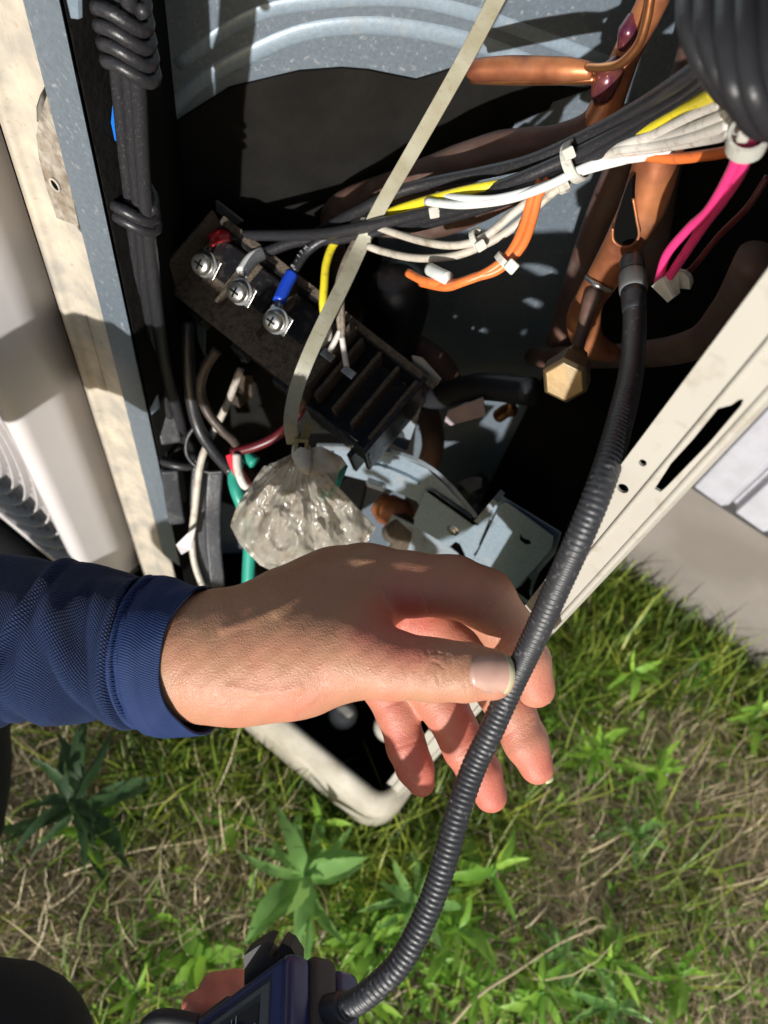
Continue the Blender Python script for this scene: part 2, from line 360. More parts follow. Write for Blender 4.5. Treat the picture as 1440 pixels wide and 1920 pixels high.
box('cover_bottom_edge', Q(CV-.85, CW+.002, CB+.0), VW*.84, WW*.062, ZZ*.004, M['cover_white'], AC)
# grille: concentric rings, radial ribs; dark behind
GC = (CV-.276, .345); GR = .262
GX0, GX1, GZ0, GZ1 = CV-.53, CV-.014, CB+.016, .60
grl = box('fan_grille', Q(CV-.0115, CW+.0012, CB+.004), -VW*.0025, WW*.006, ZZ*.513, M['cover_white'], AC)
box('grille_frame', Q(CV-.53, CW+.0012, CB+.004), VW*.516, WW*.006, ZZ*.010, M['cover_white'], grl, .001)
def clipped(pts, half, sep=False):
    run, out_ = [], []
    for a, b, w_ in pts:
        if GX0 < a < GX1 and GZ0 < b < GZ1: run.append(Q(a, w_, b))
        else:
            if len(run) > 2: out_.append(run)
            run = []
    if len(run) > 2: out_.append(run)
    if sep: return [sweep_geo(p, lambda t: [(-half, -.005), (half, -.005), (half*.6, .005), (-half*.6, .005)], up=-WW) for p in out_]
    V_, F_ = [], []
    for p in out_:
        v, f = sweep_geo(p, lambda t: [(-half, -.005), (half, -.005), (half*.6, .005), (-half*.6, .005)], up=-WW); F_ += [tuple(i+len(V_) for i in g_) for g_ in f]; V_ += v
    return V_, F_
for k in range(24):
    rad = .385-k*.0145; arcs = clipped([(GC[0]+rad*math.cos(t), GC[1]+rad*math.sin(t), CW+.006) for t in np.linspace(0, 2*math.pi, 181)], .0013, True)
    for v_, f_ in arcs: mesh('grille_ring', v_, f_, M['cover_white'], grl, False)
V_, F_ = [], []
for k in range(64):
    t = 2*math.pi*k/64; v_, f_ = clipped([(GC[0]+r_*math.cos(t+.6*(1-r_/GR)), GC[1]+r_*math.sin(t+.6*(1-r_/GR)), CW+.012) for r_ in np.linspace(.06, .39, 34)], .0011)
    F_ += [tuple(i+len(V_) for i in f) for f in f_]; V_ += v_
tag(mesh('grille_ribs', V_, F_, M['cover_white'], grl), kind='stuff')
box('cover_face_upper', Q(CV-.53, CW+.0015, .602), VW*.519, WW*.003, ZZ*(TOP-.602), M['cover_white'], AC)
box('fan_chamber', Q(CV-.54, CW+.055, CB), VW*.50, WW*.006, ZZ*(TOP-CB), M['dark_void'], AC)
# cream front post with folded ridge; slot behind the strip
fold('front_post', [(-.3545, .2085), (-.3500, .2060), (-.3445, .1955), (-.3335, .1915), (-.3305, .1965), (-.321, .1985)], -.02, TOP, .0012, M['cream'], AC, bv=.0022)
def pv(px, py, w=.1985):
    p = Wp(px, py, w); return (p.dot(VW), p[2])
VF0, VF1 = -.3215, -.2930
dim = [(px, py) for px, py in [(128, 262), (141, 300), (155, 345), (166, 395), (172, 432), (155, 428)]]
def slot_poly(ps): return [Q(min(max(pv(x, y)[0], VF0+.001), VF1-.0005), .1985, pv(x, y)[1]) for x, y in ps]
sl1 = [(115, 250), (126, 255), (144, 300), (158, 350), (170, 400), (176, 446), (158, 442), (146, 430), (135, 392), (126, 350), (118, 320), (111, 280)]
sl2 = [(88, 154), (96, 148), (95, 178), (86, 200), (77, 230), (69, 228), (68, 200), (75, 178)]
sl3 = [(297, 1000), (303, 1003), (292, 1020), (285, 1042), (283, 1020)]
post2 = prism('post_flange', [Q(VF0, .1985, -.02), Q(VF1, .1985, -.02), Q(VF1, .1985, TOP), Q(VF0, .1985, TOP)], WW*.001, M['cream'], AC, holes=[slot_poly(sl1), slot_poly(sl2)])
# pressed lip below the slot with screw hole
pl = [(93, 158), (108, 205), (117, 255), (118, 290), (128, 335), (136, 380), (146, 425), (105, 410), (88, 360), (72, 300), (66, 255), (72, 222)]
prism('pressed_tab', [Q(pv(x, y, .197)[0], .1972, pv(x, y, .197)[1]) for x, y in pl], WW*.0012, M['cream_grime'], post2, bv=.0006)
cyl('screw_hole', Wp(103, 347, .1968), -WW, .0026, .0003, M['dark_void'], post2, seg=12)
mesh('hole_rim', *sweep_geo([Wp(103, 347, .1965)+.0034*(VW*math.cos(t)+ZZ*math.sin(t)) for t in np.linspace(0, 2*math.pi, 17)], lambda t: circ(.0007, 6), cap=False), M['cream'], post2, True)
box('shadow_gap', Q(-.359, .1990, -.02), VW*.003, WW*.0105, ZZ*1.03, M['dark_void'], AC)  # black strips standing in for the shade inside the cover gap
box('shadow_gap', Q(-.359, .2098, -.02), VW*.012, WW*.002, ZZ*1.03, M['dark_void'], AC)
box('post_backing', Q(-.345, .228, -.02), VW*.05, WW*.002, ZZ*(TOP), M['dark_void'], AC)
# zinc flange of the partition along the post
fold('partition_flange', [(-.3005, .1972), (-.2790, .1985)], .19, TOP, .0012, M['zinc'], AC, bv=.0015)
# partition between fan and compressor bay
PA, PB = np.array([-.338, .305]), np.array([-.112, .515])
def part_pt(s): return PA+(PB-PA)*s
pn = np.array([PB[1]-PA[1], -(PB[0]-PA[0])]); pn /= np.linalg.norm(pn); PN = pn[0]*VW+pn[1]*WW     # faces the camera side
P0 = Q(*PA, .6)
fold('recess_shade_fold', [(-.2795, .2010), (-.2840, .225), (-.300, .255), tuple(PA-np.array([-.002, .001]))], GZ+.05, TOP, .002, M['dark_matte'], AC, bv=.004)  # dark fold added to keep the recess beside the flange black
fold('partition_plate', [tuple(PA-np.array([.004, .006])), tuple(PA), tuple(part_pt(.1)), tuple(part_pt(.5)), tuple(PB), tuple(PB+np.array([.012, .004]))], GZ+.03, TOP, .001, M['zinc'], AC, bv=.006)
def bead(name, pts, r, flat=.5):
    path = [onpl(x, y, P0-PN*.0006, PN) for x, y in pts]; path = spline(path, 8)
    V_, F_ = sweep_geo(path, lambda t: [(r*math.cos(k*math.pi/6), r*flat*math.sin(k*math.pi/6)-.0002) for k in range(7)], up=PN)
    return mesh(name, V_, F_, M['zinc_clean'], AC, True)
bead('pressed_bead', [(285, 235), (380, 150), (480, 95), (580, 57), (700, 46), (813, 60), (900, 82), (960, 104), (1100, 165)], .0060, .45)
bead('pressed_bead', [(330, 120), (470, 30), (600, 2), (760, -3), (880, 22), (960, 48), (1150, 120)], .0050, .45)
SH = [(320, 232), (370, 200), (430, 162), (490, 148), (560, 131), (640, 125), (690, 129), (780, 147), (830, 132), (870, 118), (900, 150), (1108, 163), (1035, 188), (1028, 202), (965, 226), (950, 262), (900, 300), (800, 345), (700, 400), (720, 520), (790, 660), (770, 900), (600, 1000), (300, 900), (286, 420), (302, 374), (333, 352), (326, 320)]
prism('shadow_sheet', [onpl(x, y, P0+PN*.0010, PN) for x, y in SH], PN*.0020, M['dark_matte'], AC)  # dark sheet added on the partition in the outline of a shadow
# shell: right side panel, back, top, all closing the bay
fold('side_panel', [(.0262, .2015), (.0285, .206), (.0285, DEEP)], -.02, TOP, .0012, M['cream_clean'], AC, bv=.001)
box('back_panel', Q(-.64, DEEP, -.02), VW*.673, WW*.002, ZZ*(TOP+.02), M['dark_matte'], AC)
box('top_panel', Q(-.9, .145, TOP), VW*.933, WW*(DEEP-.14), ZZ*.003, M['cream_clean'], AC)
# front flange of the side panel: flat strip, fold, raised rib, slot and two screw holes
def fl(px, py): p = Wp(px, py, .2); return (p.dot(VW), p[2])
va, vb_, vc = .0035, .0138, .0275
notch = [(va+.0165, .46), (va+.0165, .53), (va+.008, .60), (va+.0015, .655), (va, .665)]
ring_ = [Q(a, .2, b) for a, b in [(.0035, TOP), (vb_, TOP), (vb_, -.02), (.0035+.006, -.02), (.0035+.0065, .46)][::1]]
polyf = [(va, TOP), (vb_+.002, TOP), (vb_+.002, -.03), (vb_-.006, -.03), (vb_-.006, .38), (va+.004, .60), (va, .655)]
def ell(c, a, b, n=14, rot=0.): return [(c[0]+a*math.cos(t)*math.cos(rot)-b*math.sin(t)*math.sin(rot), c[1]+a*math.cos(t)*math.sin(rot)+b*math.sin(t)*math.cos(rot)) for t in np.linspace(0, 2*math.pi, n+1)[:-1]]
h1, h2 = fl(1168, 916), fl(1205, 868)
prism('front_flange', [Q(a, .2, b) for a, b in polyf], WW*.0012, M['cream_clean'], AC,
      holes=[[Q(a, .2, b) for a, b in ell(h1, .0023, .0026)], [Q(a, .2, b) for a, b in ell(h2, .0015, .0018)]])
sa = [fl(*p) for p in [(1229, 914), (1240, 920), (1250, 912), (1330, 830), (1392, 757), (1396, 746), (1388, 746), (1372, 757), (1348, 763), (1300, 822), (1260, 866)]]
print('slot v', [round(a[0], 4) for a in sa])
e0 = vb_+.0022; e1 = .0262
prism('outer_flange', [Q(e0, .1992, -.03), Q(e1, .1992, -.03), Q(e1, .1992, TOP), Q(e0, .1992, TOP)], WW*.0012, M['cream_clean'], AC,
      holes=[[Q(min(max(a, e0+.0008), e1-.002), .1992, b) for a, b in sa]])
for vx, rr_ in ((e0, .0012), (e1-.0008, .0016)):
    tube('folded_rib', [Q(vx, .1995, -.03), Q(vx, .1995, TOP)], rr_, M['cream_clean'], AC, seg=8)
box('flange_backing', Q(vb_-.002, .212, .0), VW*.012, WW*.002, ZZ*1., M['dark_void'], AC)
# base pan: front rim with folded lip, right corner
bA, bB = Wp(430, 1235, .188), Wp(704, 1476, .188); bB[2] = bB[2]; bA = bB+(-VW)*.40; bA[2] = bB[2]+.0
bp = empty('x', Q(-.1, .2, GZ), None, None); bpy.data.objects.remove(bp)
zr = float(bB[2]); print('rim z', zr)
def rimprof(p, out):   # lip, wall
    p = np.array(p); return [p-out*.002+ZZ*0, p-out*.010-ZZ*.004, p-out*.022-ZZ*.018, p-out*.026-ZZ*.085]
out = WW
rows = []
for s in np.linspace(0, 1, 9): rows.append(rimprof(bA+(bB-bA)*s, WW))
for k in range(1, 7):     # rounded corner
    t = k/6*math.pi/2; o2 = WW*math.cos(t)-VW*math.sin(t); c = bB+WW*.012; rows.append(rimprof(c-o2*.012, o2))
for s in (.05, .15, .3): rows.append(rimprof(bB+WW*(.012+s)+VW*.012, -VW))
V_ = [p for r_ in rows for p in r_]; n = 4
F_ = [(i*n+j, i*n+j+1, (i+1)*n+j+1, (i+1)*n+j) for i in range(len(rows)-1) for j in range(n-1)]
pan = mesh('base_pan', V_, F_, M['cream_dirty'], AC, True); s_ = pan.modifiers.new('s', 'SOLIDIFY'); s_.thickness = .002; s_.offset = 0
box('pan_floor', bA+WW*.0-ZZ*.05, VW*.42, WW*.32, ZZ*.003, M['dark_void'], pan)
0 and strip('inner_lip', [bA+WW*.016-ZZ*.004, bB+WW*.016-ZZ*.004-VW*.02], .010, .002, M['cream_clean'], pan, up=ZZ)
for (px, py), zz in (((645, 1335), .0), ((735, 1355), .0)):
    p = Wp(px, py, .235); lathe('rubber_bung', p-ZZ*.02, ZZ, [(0, .017), (.012, .017), (.02, .014), (.024, .009), (.024, .004)], M['cream_clean'], pan)
# compressor & dark shapes in the bay
comp = lathe('compressor', Q(-.075, .385, .0), ZZ, [(0, .058), (.20, .058), (.23, .052), (.25, .035), (.257, .01)], M['compressor_black'], AC, 32)
acc = Wp(752, 520, .36)
lathe('accumulator', acc-ZZ*.12, ZZ, [(0, .006), (.01, .018), (.03, .024), (.10, .024), (.12, .018), (.125, .008)], M['compressor_black'], AC, 28)
tube('suction_pipe', [Wp(1150, 175, .40), Wp(1110, 235, .39), Wp(1040, 262, .385), Wp(940, 283, .38), Wp(860, 310, .37), Wp(740, 350, .365), Wp(640, 385, .36), Wp(622, 430, .36), Wp(640, 520, .37)], [.0075, .008, .0075, .011, .0115, .0095, .0085, .008, .008], M['copper_dull'], AC, seg=16)
tube('suction_pipe', [Wp(700, 420, .37), Wp(800, 425, .37), Wp(880, 400, .37), Wp(960, 360, .37)], .008, M['copper_dull'], AC)
# copper risers
tube('copper_riser', [Wp(1243, -40, .40), Wp(1215, 20, .40), Wp(1175, 100, .40), Wp(1140, 190, .395), Wp(1115, 240, .39), Wp(1085, 300, .39)], [.0072, .0072, .0070, .0082, .0085, .007], M['copper'], AC, seg=20)
tube('flux_stain', [Wp(1160, 106, .3925), Wp(1150, 128, .3905), Wp(1138, 150, .3875), Wp(1128, 176, .3870), Wp(1120, 195, .3895)], [.002, .006, .0068, .006, .002], M['purple_flux'], AC, seg=16)
tube('flux_stain', [Wp(1190, 28, .397), Wp(1178, 60, .394), Wp(1168, 90, .395)], [.003, .0052, .003], M['purple_flux'], AC, seg=14)
tube('capillary_pipe', [Wp(1222, -20, .375), Wp(1212, 40, .375), Wp(1196, 85, .375), Wp(1165, 118, .375), Wp(1130, 127, .378), Wp(1100, 127, .38)], .0022, M['copper_bright'], AC)
tube('strainer_pipe', [Wp(880, 138, .375), Wp(895, 132, .375), Wp(960, 128, .378), Wp(1060, 130, .38), Wp(1110, 133, .382)], [.003, .0058, .0060, .0056, .004], M['copper'], AC, seg=18)
tube('thin_copper_pipe', [Wp(885, 148, .377), Wp(960, 150, .378), Wp(1050, 149, .38), Wp(1120, 148, .385)], .0026, M['copper_bright'], AC)
# large riser with the crushed flat and the elbow at its foot
tube('copper_elbow', [Wp(1244, 250, .35), Wp(1230, 310, .35), Wp(1204, 390, .35), Wp(1166, 460, .35), Wp(1133, 518, .35), Wp(1106, 562, .35), Wp(1094, 598, .355), Wp(1102, 636, .357), Wp(1125, 654, .362), Wp(1152, 664, .37)], [.0100, .0108, .0112, .0095, .0090, .0082, .0100, .0095, .0075, .005], M['copper'], AC, seg=28, n=8)
tube('branch_seam', [Wp(x, y, .3372) for x, y in [(1187, 372), (1194, 412), (1198, 442), (1185, 460), (1165, 462), (1150, 450), (1149, 428)]], .0007, M['copper'], AC, seg=8)
# pinch: dark hollow of the branch
hp = spline([Wp(x, y, .3368) for x, y in [(1186, 330), (1186, 370), (1192, 410), (1195, 440), (1184, 456), (1166, 458), (1153, 448), (1152, 425), (1162, 390), (1175, 350), (1186, 330)]], 3)[:-1]
prism('branch_hollow', hp, WW*.012, M['dark_void'], AC)
tube('braze_ring', [Wp(1098, 520, .3440), Wp(1118, 534, .3385), Wp(1146, 546, .3430)], [.0012, .0017, .0012], M['steel'], AC, seg=8)
tube('dark_riser', [Wp(1195, 250, .46), Wp(1160, 330, .455), Wp(1120, 430, .45), Wp(1085, 530, .45), Wp(1050, 640, .45)], .011, M['copper_dull'], AC, seg=16)
tube('back_riser', [Wp(1330, 20, .46), Wp(1290, 160, .46), Wp(1240, 330, .46), Wp(1215, 520, .46)], .011, M['copper_dull'], AC, seg=16)
tube('back_pipe', [Wp(1420, 480, .30), Wp(1360, 590, .31), Wp(1290, 650, .33), Wp(1150, 668, .40), Wp(1000, 670, .45)], .008, M['copper_dull'], AC, seg=16)
# service port with brass cap
p1, p2 = Wp(1108, 565, .335), Wp(1078, 668, .315)
tube('port_pipe', [Wp(1118, 545, .345), p1, Wp(1092, 620, .325), p2], [.0052, .0046, .0034, .0036], M['copper_dull'], AC, seg=14)
ax = Wp(1043, 752, .262)-p2; ax /= np.linalg.norm(ax)
def hexnut(name, p, r, h, m, parent, ch=.86, seg=6):
    V_, F_ = [], []; u = np.cross(ax, [.2, .9, .1]); u /= np.linalg.norm(u); s = np.cross(ax, u)
    for hh, rr in ((0, r*ch), (h*.1, r), (h*.86, r), (h, r*ch)):
        for k in range(6):
            t = k*math.pi/3; V_.append(p+ax*hh+(u*math.cos(t)+s*math.sin(t))*rr)
    for i in range(3):
        for k in range(6): F_.append((i*6+k, i*6+(k+1) % 6, i*6+6+(k+1) % 6, i*6+6+k))
    F_ += [tuple(range(5, -1, -1)), tuple(range(18, 24))]
    o = mesh(name, V_, F_, m, parent); b = o.modifiers.new('b', 'BEVEL'); b.width = .0006; b.segments = 2; return o
sp_ = cyl('service_port', p2-ax*.002, ax, .0060, .008, M['brass'], AC, bv=.0005)
hexnut('collar_nut', p2+ax*.004, .0088, .009, M['brass'], sp_)
cyl('neck', p2+ax*.012, ax, .0065, .008, M['brass'], sp_)
hexnut('brass_cap', p2+ax*.0185, .0128, .0165, M['brass'], sp_, .84)
# ---------------------------------------------------------------- valve bracket (folded zinc)
br = prism('valve_bracket', [Wp(x, y, w) for x, y, w in []] or [Wp(x, y, .2985) for x, y in
    [(628, 838), (700, 850), (760, 862), (800, 880), (838, 915), (868, 950), (885, 975), (897, 980), (908, 965), (938, 930), (1052, 1000), (1040, 1040), (1010, 1075), (1000, 1100),
     (990, 1140), (965, 1100), (900, 1065), (880, 1060), (862, 1020), (840, 1010), (800, 970), (780, 940), (700, 905), (640, 890), (620, 870)]], WW*.0014, M['zinc_clean'], AC, bv=.0006)
def P_(l, w): w = w*1.14 if w < .29 else w; return [Wp(x, y, w) for x, y in l]
prism('bracket_plate', P_([(797, 921), (888, 985), (868, 1005), (842, 1026), (775, 985), (778, 965)], .2585), WW*.0014, M['zinc_clean'], br, bv=.0005)
prism('bracket_plate', P_([(938, 945), (950, 943), (1038, 1008), (1035, 1030), (998, 1072), (965, 1108), (884, 1052), (893, 1040)], .2565), WW*.0014, M['zinc_clean'], br, bv=.0006)
prism('slot', P_([(975, 1003), (980, 1010), (992, 1014), (995, 1020), (985, 1021), (975, 1012)], .2560), WW*.0005, M['dark_void'], br)
prism('slot', P_([(945, 948), (955, 948), (1040, 1012), (1034, 1018), (1010, 998), (996, 990)], .2572), WW*.0005, M['dark_void'], br)
prism('slot', P_([(800, 922), (806, 921), (892, 978), (900, 975), (897, 985), (886, 984)], .2580), WW*.0004, M['dark_void'], br)
prism('slot', P_([(894, 1034), (915, 985), (919, 988), (900, 1030)], .2568), WW*.0004, M['dark_void'], br)
prism('dark_notch', P_([(965, 1106), (978, 1098), (990, 1082), (996, 1090), (992, 1112), (996, 1128), (984, 1122)], .2540), WW*.0005, M['dark_void'], br)
strip('top_bend', P_([(600, 838), (690, 842), (760, 856), (805, 876), (842, 908), (872, 944), (888, 966)], .262), [.008, .012], .0025, M['zinc_dusty'], br, up=WW+ZZ*.6)
strip('top_bend', P_([(900, 972), (936, 930)], .262), .004, .010, M['zinc_dusty'], br, up=WW)
strip('pressed_rib', P_([(700, 872), (725, 878), (760, 892), (785, 905)], .2605), .004, .003, M['zinc_clean'], br, up=WW)
strip('pressed_rib', P_([(690, 905), (720, 915)], .2590), .005, .004, M['steel'], br, up=WW)
for x, y, r_ in ((852, 992, .0050), (628, 868, .0062)):
    s_ = lathe('bolt', Wp(x, y, .2595*1.14), -WW, [(0, r_*1.35), (.001, r_*1.35), (.0011, r_), (.003, r_*.9), (.0042, r_*.5), (.0043, .0005)], M['screw'], br, 20)
prism('lower_plate', P_([(735, 965), (775, 985), (842, 1026), (860, 1040), (800, 1080), (740, 1040), (715, 1000)], .272), WW*.0014, M['zinc_dusty'], AC, bv=.0006)
tube('clay_plug', P_([(708, 940), (728, 955), (752, 962), (770, 972)], .285), [.010, .015, .013, .006], M['copper'], AC, seg=10)
tube('foam_pipe', P_([(735, 1000), (760, 985), (745, 1040)], .275), .010, M['black_dusty'], AC)
tube('dark_elbow', P_([(770, 720), (800, 770), (812, 830), (800, 880), (770, 960)], .37), .010, M['copper_dull'], AC)
tube('insulated_pipe', P_([(800, 750), (850, 735), (910, 725), (1000, 735)], .36), .010, M['black_rubber'], AC)
tube('insulated_pipe', P_([(900, 905), (880, 918), (870, 940)], .34), .009, M['black_rubber'], AC)
p = P_([(840, 770), (905, 745), (910, 780), (830, 802)], .345); prism('paper_label', p, WW*.001, M['label_paper'], AC)
p = P_([(860, 905), (885, 895), (903, 898), (902, 915), (880, 925)], .33); prism('paper_label', p, WW*.001, M['label_paper'], AC)
tube('copper_bend', P_([(935, 780), (950, 770), (962, 768)], .42), .006, M['copper_bright'], AC)
tube('coil_tube', P_([(780, 650), (830, 690), (850, 740)], .40), .011, M['copper_dull'], AC)
box('foot_block', Q(-.28, .30, .0), VW*.08, WW*.1, ZZ*.25, M['dark_matte'], AC)

# ---------------------------------------------------------------- terminal block
TA = Wp(322, 548, .252); _e = Wp(565, 742, .252)
ea = _e-TA; L1 = np.linalg.norm(ea); ea /= L1
tl = math.radians(24); eb = WW*math.cos(tl)+ZZ*math.sin(tl); eb -= eb.dot(ea)*ea; eb /= np.linalg.norm(eb); en = np.cross(eb, ea); en = en if en[2] > 0 else -en
def T(a, b, n): return TA+ea*a+eb*b+en*n
tb = box('terminal_block', T(0, 0, -.004), ea*(L1), eb*.052, en*.004, M['dust_layer'], AC, .0008)
print('L1', L1, 'proj test')
L2 = .174
box('block_base', T(.003, .004, -.030), ea*(L1-.003), eb*.044, en*.0255, M['black_plastic'], tb)
box('end_barrier', T(-.003, -.001, -.008), ea*.003, eb*.056, en*.034, M['black_dusty'], tb, .001)
pitch = .0335
for k in range(3):
    a0 = .031+k*pitch
    if k < 2: box('barrier', T(a0, .012, 0), ea*.0024, eb*.042, en*.011, M['black_dusty'], tb, .0008)
    box('terminal_recess', T(a0-.026, .026, .0005), ea*.020, eb*.024, en*.003, M['black_plastic'], tb, .0005)
box('barrier', T(L1-.001, -.002, -.03), ea*.006, eb*.056, en*.05, M['black_dusty'], tb, .001)
# back rail and mounting plate
strip('back_rail', [T(.0, .057, .012), T(L2+.006, .057, .010)], .0045, .004, M['dust_layer'], tb, up=en)
box('rail_wall', T(0, .0535, -.02), ea*L2, eb*.0025, en*.030, M['black_plastic'], tb)
prism('mounting_plate', [Wp(x, y, .318) for x, y in [(358, 352), (366, 347), (400, 372), (455, 415), (440, 425), (392, 385), (362, 374)]], WW*.0012, M['cream'], tb)
prism('mounting_plate', [Wp(x, y, .306) for x, y in [(772, 668), (790, 672), (826, 712), (818, 724), (788, 706), (778, 690)]], WW*.0012, M['cream'], tb)
prism('mounting_leg', [Wp(x, y, .312) for x, y in [(778, 700), (800, 715), (786, 775), (762, 845), (700, 815), (745, 740)]], WW*.0012, M['zinc_dusty'], tb)
# right half: deeper body with narrow ways
RB = L1+.006
for k in range(4):
    a0 = RB+k*.0150+.003
    if a0 < L2: box('barrier', T(a0, .004, -.006), ea*.0028, eb*.048, en*.020, M['black_dusty'], tb, .0006)
box('block_floor', T(RB, .002, -.03), ea*(L2-RB-.004), eb*.050, en*.012, M['black_plastic'], tb)
box('front_lip', T(RB, -.004, -.032), ea*(L2-RB), eb*.003, en*.034, M['black_plastic'], tb, .0008)
box('end_barrier', T(L2-.004, -.006, -.045), ea*.0035, eb*.064, en*.058, M['black_plastic'], tb, .001)
box('front_skirt', T(L2-.016, -.010, -.075), ea*.004, eb*.02, en*.055, M['black_plastic'], tb, .001)
box('block_base', T(.03, .006, -.065), ea*.13, eb*.035, en*.036, M['black_plastic'], tb, .002)
for k in range(3):
    box('under_terminal', T(.015+k*.036, -.003, -.022-.004*k), ea*.012, eb*.006, en*.016, M['black_plastic'], tb, .001)
# screws: washer, clamp plate, domed cross head
nsc = en*.75-WW*.66; nsc /= np.linalg.norm(nsc)
def screw(px, py, w, r=.0068, parent=None):
    p = Wp(px, py, w); h = lathe('terminal_screw', p, nsc, [(0, r*.95), (.0008, r*1.0), (.0035, r*.98), (.0048, r*.80), (.0055, r*.45), (.0056, .0004)], M['screw'], parent, 24)
    u = np.cross(nsc, ea); u /= np.linalg.norm(u)
    wsh = cyl('washer', p-nsc*.0022, nsc, r*1.22, .0010, M['steel'], parent, 24)
    box('clamp_plate', p-nsc*.005-ea*r*1.25-u*r*.95, ea*r*2.5, u*r*1.9, nsc*.0014, M['screw'], parent, .0004)
    for q in (u, ea): box('screw_slot', p+nsc*.0051-q*r*.5-np.cross(q, nsc)*.0006, q*r, np.cross(q, nsc)*.0012, nsc*.0006, M['dark_void'], parent)
    return p
SC = [screw(382, 495, .257, parent=tb), screw(448, 547, .257, parent=tb), screw(516, 602, .257, parent=tb)]
# ================================================================ wiring
def wire(name, pts, r, m, label, cat='wire', group=None, parts=(), seg=10, n=8):
    o = tube(name, pts, r, M[m], None, n=n, seg=seg); tag(o, label, cat, group); return o
def W3(l): return [Wp(x, y, w) for x, y, w in l]
def D3(l): return [P(x, y, d) for x, y, d in l]
def lug(c, end, scr):
    """bright spade lug from the sleeve to the screw"""
    a = np.array(end); b = np.array(scr)-nsc*.0030; strip('ring_terminal', [a, a*.5+b*.5+nsc*.001, b], [.0050, .0085], .0012, M['screw'], c, up=nsc)
    tube('crimp_barrel', [a+(a-b)*.05, a*.6+b*.4], .0022, M['screw'], c)
# three power leads with coloured sleeves
A1 = D3([(1345, 128, .27), (1290, 175, .30), (1200, 226, .335), (1090, 285, .365), (980, 334, .385), (880, 372, .41), (760, 408, .44), (640, 434, .465), (560, 441, .485), (425, 441, .515)])
c1 = wire('power_cable', A1, .0035, 'cable_black', 'thick black cable ending in the red sleeve at the top left terminal', 'cable', 'black leads to the terminal block')
e1_ = D3([(432, 441, .513), (408, 443, .512), (392, 452, .508), (384, 470, .503)]); tube('red_sleeve', e1_[:3], .0042, M['sleeve_red'], c1, seg=14); lug(c1, e1_[2], SC[0])
A2 = D3([(1350, 140, .272), (1290, 190, .302), (1200, 243, .337), (1090, 303, .368), (980, 351, .388), (870, 389, .413), (760, 420, .445), (640, 447, .475), (560, 452, .49), (490, 476, .505)])
c2 = wire('power_cable', A2, .0035, 'cable_black', 'black cable ending in the white sleeve at the middle terminal', 'cable', 'black leads to the terminal block')
e2_ = D3([(494, 474, .504), (472, 486, .502), (454, 512, .498)]); tube('white_sleeve', e2_, .0043, M['sleeve_white'], c2, seg=14); lug(c2, e2_[2], SC[1])
A3 = D3([(1352, 150, .275), (1290, 203, .306), (1200, 258, .341), (1090, 316, .372), (980, 363, .392), (870, 399, .417), (760, 428, .45), (670, 432, .47), (610, 448, .48), (575, 472, .485), (550, 508, .485)])
c3 = wire('power_cable', A3, .0032, 'cable_black', 'black cable with white print ending in the blue sleeve', 'cable', 'black leads to the terminal block')
e3_ = D3([(548, 512, .485), (536, 535, .483), (523, 566, .480)]); tube('blue_sleeve', e3_, .0041, M['sleeve_blue'], c3, seg=14); lug(c3, e3_[2], SC[2])
A4 = D3([(1330, 112, .275), (1270, 155, .295), (1200, 200, .33), (1110, 250, .36), (1000, 300, .385), (900, 325, .41), (800, 345, .43), (740, 362, .44), (680, 392, .455), (640, 412, .47), (590, 440, .50), (560, 455, .52)])
wire('power_cable', A4, .0034, 'cable_black', 'uppermost black cable of the bundle crossing the long pale strap', 'cable', 'black leads to the terminal block')
# letters on the sleeves and cable print
def text(name, s, p, xdir, ydir, size, m, parent, ex=.0001):
    cu = bpy.data.curves.new(name, 'FONT'); cu.body = s; cu.size = size; cu.extrude = ex; cu.align_x = 'CENTER'; cu.align_y = 'CENTER'
    tmp = bpy.data.objects.new(name, cu); COL.objects.link(tmp); bpy.context.view_layer.update()
    me = bpy.data.meshes.new_from_object(tmp.evaluated_get(bpy.context.evaluated_depsgraph_get())); bpy.data.objects.remove(tmp)
    x = np.array(xdir, float); x /= np.linalg.norm(x); y = np.array(ydir, float); y -= y.dot(x)*x; y /= np.linalg.norm(y); z = np.cross(x, y)
    for v in me.vertices:
        q = np.array(v.co); v.co = Vector(np.array(p)+x*q[0]+y*q[1]+z*q[2])
    return link(name, me, m, parent)
toward = lambda p, d: np.array(p)+(CAM-np.array(p))/np.linalg.norm(CAM-np.array(p))*d
pr_ = toward(P(405, 446, .512), .0046); text('sleeve_letter', 'R', pr_, P(412, 440, .5)-P(405, 446, .5), P(402, 438, .5)-P(405, 446, .5), .0048, M['print_dark'], c1)
for i, (ch, x, y) in enumerate((('8', 549, 499), ('-', 555, 488), ('1', 560, 480), ('7', 566, 473), ('M', 574, 465))):
    q = toward(P(x, y, .4845), .0036); text('printed_character', ch, q, P(x+6, y-8, .48)-P(x, y, .48), P(x-8, y-6, .48)-P(x, y, .48), .0032, M['print_light'], c3)
# yellow wire
wire('yellow_wire', D3([(1345, 172, .268), (1290, 202, .30), (1230, 236, .325), (1180, 262, .345), (1110, 300, .37), (1000, 335, .39), (900, 352, .40), (830, 368, .415), (740, 395, .45), (660, 435, .475), (630, 452, .48), (613, 490, .478), (608, 535, .475), (606, 575, .475), (612, 610, .48)]), .0026, 'wire_yellow', 'yellow wire bending down behind the pale plastic strap', 'wire')
